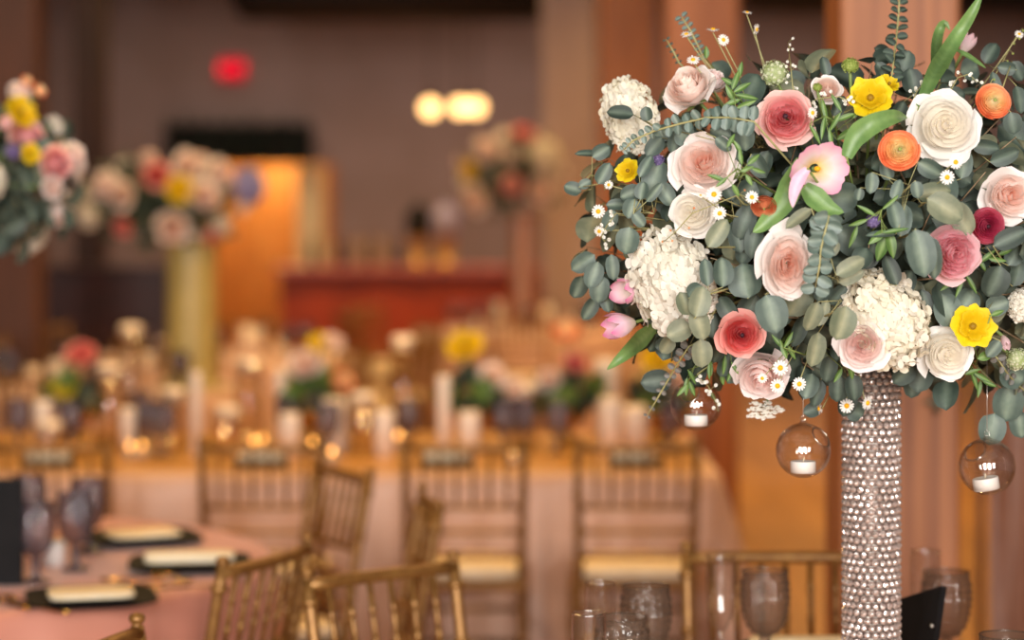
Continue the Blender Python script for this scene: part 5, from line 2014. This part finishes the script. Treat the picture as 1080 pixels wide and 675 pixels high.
def pillar(px, top_py, d, r, lab, wick=True):
    h = P(0, top_py, d).z - LZ
    t = thing('pillar_candle', lab, 'candle', pt(px, d, LZ))
    b = MB(); b.lathe([(0, 0), (r, 0), (r, h - .008), (r * .93, h), (r * .6, h - .006), (0, h - .008)], 24); b.build('wax', M_IVORY, t)
    b = MB(); b.tube([(0, 0, h - .01), (.001, 0, h + .012)], .0012, 5); b.build('wick', M_BLACK, t)


for (px, py, d, r, lab) in [
        (207, 392, 8.75, .022, 'slim tall ivory candle behind the second long table chair'), (468, 396, 8.8, .024, 'slim tall ivory candle below the yellow table flowers'),
        (296, 388, 9.3, .022, 'slim ivory candle left of the peach table flowers'), (353, 420, 8.9, .045, 'thick ivory candle right of the peach table flowers'),
        (306, 436, 8.7, .036, 'short ivory candle behind the turned chair'), (405, 432, 8.75, .036, 'short ivory candle left of the slim tall one'),
        (495, 434, 8.75, .038, 'short ivory candle right of the slim tall one'), (45, 422, 9.0, .034, 'short ivory candle left of the low pink flowers'),
        (135, 430, 8.8, .028, 'narrow ivory candle right of the low pink flowers'), (644, 420, 8.8, .04, 'thick ivory candle behind the chair at the draped corner'),
        (670, 428, 8.9, .048, 'thickest ivory candle near the table corner'), (640, 378, 9.3, .045, 'ivory candle under the hanging pink tulip')]:
    pillar(px, py, d, r, lab)

for (px, d, lab) in [(146, 9.25, 'smoky goblet behind the narrow ivory candle'), (158, 8.8, 'smoky goblet beside the slim tall candle near the pink flowers'), (172, 8.7, 'smoky goblet left of the slim tall candle'),
                     (304, 9.1, 'smoky goblet below the peach table flowers'), (345, 8.75, 'smoky goblet before the thick ivory candle'), (430, 8.9, 'smoky goblet under the tall cylinder by the yellow flowers'),
                     (532, 8.8, 'smoky goblet behind the edge of the third chair'), (552, 8.9, 'smoky goblet right of the low green flowers'), (588, 8.8, 'smoky goblet left of the corner chair'), (708, 8.8, 'smoky goblet near the draped table corner'),
                     (75, 8.8, 'smoky goblet under the yellow bloom on the long table'), (20, 8.9, 'smoky goblet at the left end of the long table')]:
    goblet(pt(px, d, LZ), M_SMOKEBLUE, lab, h=.19)

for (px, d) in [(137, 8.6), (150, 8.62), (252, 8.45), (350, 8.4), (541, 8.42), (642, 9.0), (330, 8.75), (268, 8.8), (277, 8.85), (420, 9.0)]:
    glint(pt(px, d, LZ), 'small added votive glowing amber on the long table', 'added glints on the long table', .9)
for (px, lab) in [(277, 'second'), (470, 'third'), (668, 'corner'), (52, 'first')]:
    t, o = plate(pt(px, 8.4, LZ), 0, 'black plate on the long table before the %s chair' % lab, .095, nw=(.14, .08, .035))
    tag(o, 'cream napkin on the black plate before the %s long table chair' % lab, 'napkin')


# low table flowers and the other tall arrangements: copies of the blooms above
PROTO = {}
for o in list(COL.objects):
    if o.parent is None and o.type == 'EMPTY' and o.get('category') == 'flower':
        PROTO.setdefault(o.name.split('.')[0] + '|' + [c for c in o.children if c.name.split('.')[0] in ('petals', 'florets')][0].data.materials[0].name, o)


def bloom(kind, colour, pos, r, direction, label, group=None, core=None, var=0, scale=None):
    """a copy of the bloom, sharing its meshes, with a stem of its own"""
    return flower(kind, colour, pos, r, direction, label, group, var, core, scale, stem=core is not None, stem_r=.003)


def greens(center, rx, rz, n, seed, lab, grp, size=(.05, .08), mats=None, ry=None):
    rg = random.Random(seed)
    ry = ry or rx
    for k in range(n):
        z = 1 - 2 * (k + .5) / n
        a = k * 2.39996 + seed
        r = math.sqrt(1 - z * z)
        d = Vector((r * math.cos(a), r * math.sin(a), z))
        e = center + Vector((d.x * rx, d.y * ry, d.z * rz)) * rg.uniform(.85, 1.05)
        s = center + (e - center) * .2
        sb, lb = MB(), MB()
        sb.tube([s, s.lerp(e, .5) + Vector((0, 0, .015)), e], [.003, .0025, .001], 5)
        ax = (e - s).normalized()
        o1 = ax.orthogonal().normalized(); o2 = ax.cross(o1)
        for q in range(8):
            c = s.lerp(e, .3 + .7 * q / 7)
            for w in (0, PI):
                an = q * 1.4 + w
                v = (o1 * math.cos(an) + o2 * math.sin(an) + ax * .4).normalized()
                L = rg.uniform(*size)
                leaf(lb, c, v, d + Vector((rg.uniform(-.5, .5), -.4, rg.uniform(-.5, .5))), L, L * .85, 'round')
        m = (mats or [L_DARK, L_BLUE])[k % 2]
        sprig_object('eucalyptus_sprig', lab[k % 2], s, sb, lb, m, M_TWIG, group=grp[k % 2])


def low_vase(px, d, lab, h=.13):
    t = thing('compote_vase', lab, 'vase', pt(px, d, LZ))
    b = MB(); b.lathe([(0, 0), (.05, 0), (.05, .006), (.018, .02), (.016, .05), (.06, .075), (.08, .11), (.082, h), (.078, h), (.05, .08), (0, .075)], 28); b.build('bowl', M_GOLDMETAL, t)
    return pt(px, d, LZ + h)


def table_flowers(name, px, d, blooms, seed):
    c = low_vase(px, d, 'gold compote vase holding ' + name)
    greens(c + Vector((0, 0, .06)), .13, .09, 10, seed, ['dark leaf sprig among ' + name, 'blue green leaf sprig among ' + name], ['dark greens in ' + name, 'blue greens in ' + name], (.04, .06), mats=[L_DARK, L_GREEN])
    for (kind, col, fx, fy, dp, lab) in blooms:
        pos = P(fx, fy, d - .08)
        bloom(kind, col, pos, dp / 2 * d / FPX, (pos - c + Vector((0, -.15, .0))), lab, None, c)


table_flowers('the low pink and yellow flowers', 78, 9.15, [('garden_rose', 'coral', 86, 372, 34, 'pink rose on top of the low flowers near the left end'), ('poppy', 'yellow', 68, 408, 26, 'yellow poppy in the low flowers near the left end'), ('rose', 'blushpale', 62, 430, 22, 'small cream rose below the yellow poppy on the long table')], 21)
table_flowers('the low peach flowers', 330, 9.15, [('rose', 'blushpale', 322, 383, 36, 'pale peach rose in the low flowers behind the turned chair'), ('poppy', 'yellow', 337, 362, 26, 'yellow poppy above the pale peach table rose'), ('ranunculus', 'orange', 361, 402, 26, 'orange ranunculus beside the pale peach table rose'), ('rose', 'blushpale', 352, 360, 24, 'small peach rose behind the yellow table poppy')], 22)
table_flowers('the low yellow flowers', 500, 9.15, [('poppy', 'yellow', 490, 365, 40, 'yellow poppy on the low flowers behind the slim tall candle'), ('rose', 'blush', 520, 396, 32, 'peach rose below the yellow poppy on the long table'), ('rose', 'blushpale', 545, 412, 30, 'cream rose low in the flowers behind the third chair')], 23)
table_flowers('the low orange flowers', 598, 9.2, [('ranunculus', 'orange', 597, 350, 32, 'orange ranunculus behind the hanging round leaves'), ('garden_rose', 'coral', 607, 382, 26, 'coral rose in the low orange table flowers'), ('rose', 'blushpale', 578, 400, 26, 'cream rose in the low orange table flowers')], 24)
table_flowers('the corner yellow flowers', 698, 9.2, [('poppy', 'yellow', 694, 378, 36, 'yellow poppy glowing behind the single round leaf'), ('rose', 'blushpale', 716, 402, 30, 'cream rose behind the half covered glass globe')], 25)


# tall arrangements
def tall_stand(x, y, ztop, r, mat, lab, kind='column_stand', z0=.76):
    t = thing(kind, lab, 'flower stand', (x, y, z0))
    H = ztop - z0
    def md(a, z, rr):
        return .05 * r * math.sin(16 * a) * math.sin(z * 130) if .03 < z < H - .03 else 0
    prof = [(r * 1.5, 0), (r * 1.5, .015), (r, .02)] + [(r, .02 + (H - .04) * k / 60) for k in range(61)] + [(r * 1.4, H - .01), (r * 1.5, H)]
    b = MB(); b.lathe(prof, 40, mod=md, cap=True); b.build('column', mat, t)
    b = MB(); b.lathe([(0, H), (r * 1.8, H + .005), (r * 2, H + .03), (r * 1.8, H + .03), (0, H + .02)], 32); b.build('dish', M_WIRE, t)
    return t


def tall_bouquet(px, py, d, wpx, hpx, n_green, listed, seed, name, rest_cols, nrest, short):
    c = P(px, py, d)
    rx, rz = wpx / 2 * d / FPX, hpx / 2 * d / FPX
    ry = rx * .85
    b = MB(); b.ball((0, 0, 0), 1, 20, 12, (rx * .5, ry * .5, rz * .5)); o = b.build('floral_foam', M_FOAM); o.location = c
    tag(o, 'dark floral foam inside ' + name, 'floral foam')
    greens(c, rx * .98, rz * .95, n_green, seed, ['dark eucalyptus sprig in ' + name, 'blue green eucalyptus sprig in ' + name], ['dark greens in ' + name, 'blue greens in ' + name], (.05, .075), ry=ry)
    for (kind, col, fx, fy, dp, lab) in listed:
        ex, ey = (fx - px) / (wpx / 2), (fy - py) / (hpx / 2)
        dep = d - ry * math.sqrt(max(.05, 1 - min(1, ex * ex + ey * ey) * .95)) - .03
        pos = P(fx, fy, dep)
        bloom(kind, col, pos, dp / 2 * dep / FPX, (pos - c) + Vector((0, -.1, 0)), lab, None, c)
    rg = random.Random(seed)
    for k in range(nrest):
        z = 1 - 1.7 * (k + .5) / nrest
        a = k * 2.39996 + seed * 1.7
        r = math.sqrt(max(0, 1 - z * z))
        dv = Vector((r * math.cos(a), r * math.sin(a), z))
        pos = c + Vector((dv.x * rx, dv.y * ry, dv.z * rz)) * rg.uniform(.92, 1.02)
        fx, fy = to_px(pos)
        if pos.y < d and any(math.hypot(fx - L[2], fy - L[3]) < L[4] * .62 for L in listed):
            continue
        kind, col, cl = rest_cols[k % len(rest_cols)]
        bloom(kind, col, pos, rg.uniform(.045, .06), dv + Vector((0, -.2, .1)), '%s among the blooms of %s' % (cl, name), '%s in %s' % (cl, short), c, k % 2)


RC = [('rose', 'blushpale', 'cream rose'), ('garden_rose', 'blush', 'blush rose'), ('rose', 'white', 'white rose'), ('hydrangea', 'hydcream', 'cream hydrangea'), ('garden_rose', 'pink', 'pink rose'), ('ranunculus', 'orange', 'orange ranunculus')]
# on the left round table
LBX = -1.45
tall_stand(P(-62, 0, 6.15).x, 6.15, 1.58, .045, M_CRYS, 'crystal column stand on the pink round table, out at the edge', z0=ZL)
tall_bouquet(-62, 192, 6.15, 300, 190, 34, [
    ('poppy', 'yellow', 22, 118, 36, 'yellow poppy near the top of the pink table bouquet'), ('rose', 'blush', 22, 98, 30, 'peach rose topping the pink table bouquet behind the yellow poppy'),
    ('garden_rose', 'pink', 60, 172, 42, 'large pink rose at the side of the pink table bouquet'), ('garden_rose', 'blush', 78, 166, 36, 'peach pink rose overlapping the large pink one'),
    ('rose', 'blushpale', 56, 198, 26, 'pale rose under the large pink rose of the pink table bouquet'), ('tulip', 'tulip', 3, 132, 22, 'pink tulip at the picture edge of the pink table bouquet'),
    ('poppy', 'yellow', 32, 162, 22, 'small yellow poppy left of the large pink rose'), ('umbel', 'lace', 58, 132, 26, 'pale lacy flower above the large pink rose'),
    ('ranunculus', 'orange', 42, 96, 16, 'small orange bud at the top of the pink table bouquet'), ('ranunculus', 'orange', 28, 86, 14, 'topmost orange bud of the pink table bouquet'),
    ('scabiosa', 'purple', 14, 160, 18, 'small purple head in the pink table bouquet')], 31, 'the pink table bouquet', RC, 16, 'the pink table bouquet')
# yellow column
tall_stand(P(202, 0, 12).x, 12.0, 1.50, .12, plain('pale_gold_column', '#b3a05c', '#c2b06c', rough=.4, scale=30), 'pale yellow column stand under the second bouquet')
tall_bouquet(172, 212, 12, 185, 104, 26, [
    ('garden_rose', 'coral', 165, 184, 32, 'pink rose near the top of the yellow column bouquet'), ('rose', 'blushpale', 198, 174, 34, 'cream rose topping the yellow column bouquet'),
    ('poppy', 'yellow', 190, 200, 30, 'yellow poppy in the yellow column bouquet'), ('rose', 'blushpale', 182, 240, 36, 'large cream rose low in the yellow column bouquet'),
    ('garden_rose', 'blush', 215, 205, 34, 'blush rose in the yellow column bouquet beside the poppy'), ('garden_rose', 'blush', 232, 182, 32, 'peach rose right of the topping cream rose'),
    ('hydrangea', 'lav', 262, 196, 38, 'lavender blue hydrangea at the side of the yellow column bouquet'), ('garden_rose', 'coral', 128, 240, 22, 'red rose low in the yellow column bouquet'),
    ('rose', 'blush', 112, 196, 36, 'peach rose at the side of the yellow column bouquet'), ('hydrangea', 'hydcream', 93, 228, 26, 'cream hydrangea hanging at the side of the yellow column bouquet'),
    ('rose', 'blushpale', 126, 205, 34, 'cream rose beside the peach side rose'), ('garden_rose', 'coral', 222, 250, 18, 'small coral rose under the yellow column bouquet')], 32, 'the yellow column bouquet', RC[:4], 22, 'the yellow column bouquet')
# far bouquet before the bar
tall_stand(P(551, 0, 17.7).x, 17.7, 1.62, .085, plain('rosy_crystal_column', '#a87a62', '#bb8d74', rough=.3, scale=30, metal=.2), 'rosy crystal column stand under the far bouquet')
tall_bouquet(540, 184, 17.7, 118, 100, 20, [
    ('garden_rose', 'coral', 553, 140, 24, 'coral rose topping the far bouquet'), ('garden_rose', 'pink', 540, 195, 24, 'pink rose in the middle of the far bouquet'),
    ('poppy', 'yellow', 495, 180, 22, 'yellow bloom at the side of the far bouquet'), ('rose', 'blushpale', 500, 210, 34, 'large cream rose low in the far bouquet'),
    ('rose', 'blush', 515, 158, 30, 'peach rose in the upper part of the far bouquet'), ('hydrangea', 'hydcream', 575, 165, 34, 'cream hydrangea in the far bouquet'), ('rose', 'blushpale', 570, 200, 30, 'cream rose under the hydrangea of the far bouquet')], 33, 'the far bouquet', RC[:3], 30, 'the far bouquet')

# far round tables: a few pieces each
for (c, nm) in [((-2.05, 12.1), 'the yellow column table'), ((.08, 17.7), 'the far table'), ((-1.75, 14.6), 'the middle table')]:
    for k in range(7):
        a = k * 2 * PI / 7 + .3
        goblet(Vector((c[0] + .52 * math.cos(a), c[1] + .52 * math.sin(a), .76)), M_SMOKEBLUE, 'small smoky goblet standing on ' + nm, 'goblets on ' + nm, h=.19)
    for k in range(6):
        a = k * 2 * PI / 6
        p = Vector((c[0] + .35 * math.cos(a), c[1] + .35 * math.sin(a), .76))
        h = .1 + .05 * (k % 3)
        t = thing('pillar_candle', 'ivory candle standing on ' + nm, 'candle', p, group='candles on ' + nm)
        b = MB(); b.lathe([(0, 0), (.035, 0), (.035, h), (0, h)], 16); b.build('wax', M_IVORY, t)
        b = MB(); b.tube([(0, 0, h), (0, 0, h + .012)], .0015, 5); b.build('wick', M_BLACK, t)
    for k in range(6):
        a = k * PI / 3 + .5
        f = Vector((-math.cos(a), -math.sin(a), 0))
        place_chair((c[0] + 1.40 * math.cos(a), c[1] + 1.40 * math.sin(a)), f, 'gold chiavari chair drawn up to ' + nm, 'chairs around ' + nm)

# ------------------------------------------------------------------ colour management
SC.view_settings.view_transform = 'Standard'
SC.view_settings.look = 'None'
SC.view_settings.gamma = 1
SC.view_settings.exposure = 0.0
SC.view_settings.use_curve_mapping = False
SC.render.engine = 'CYCLES'
cy = SC.cycles
cy.use_denoising = True
cy.max_bounces = 12
cy.transparent_max_bounces = 40
cy.transmission_bounces = 10
cy.diffuse_bounces = 7
cy.glossy_bounces = 4
cy.caustics_reflective = False
cy.caustics_refractive = False
cy.sample_clamp_indirect = 6
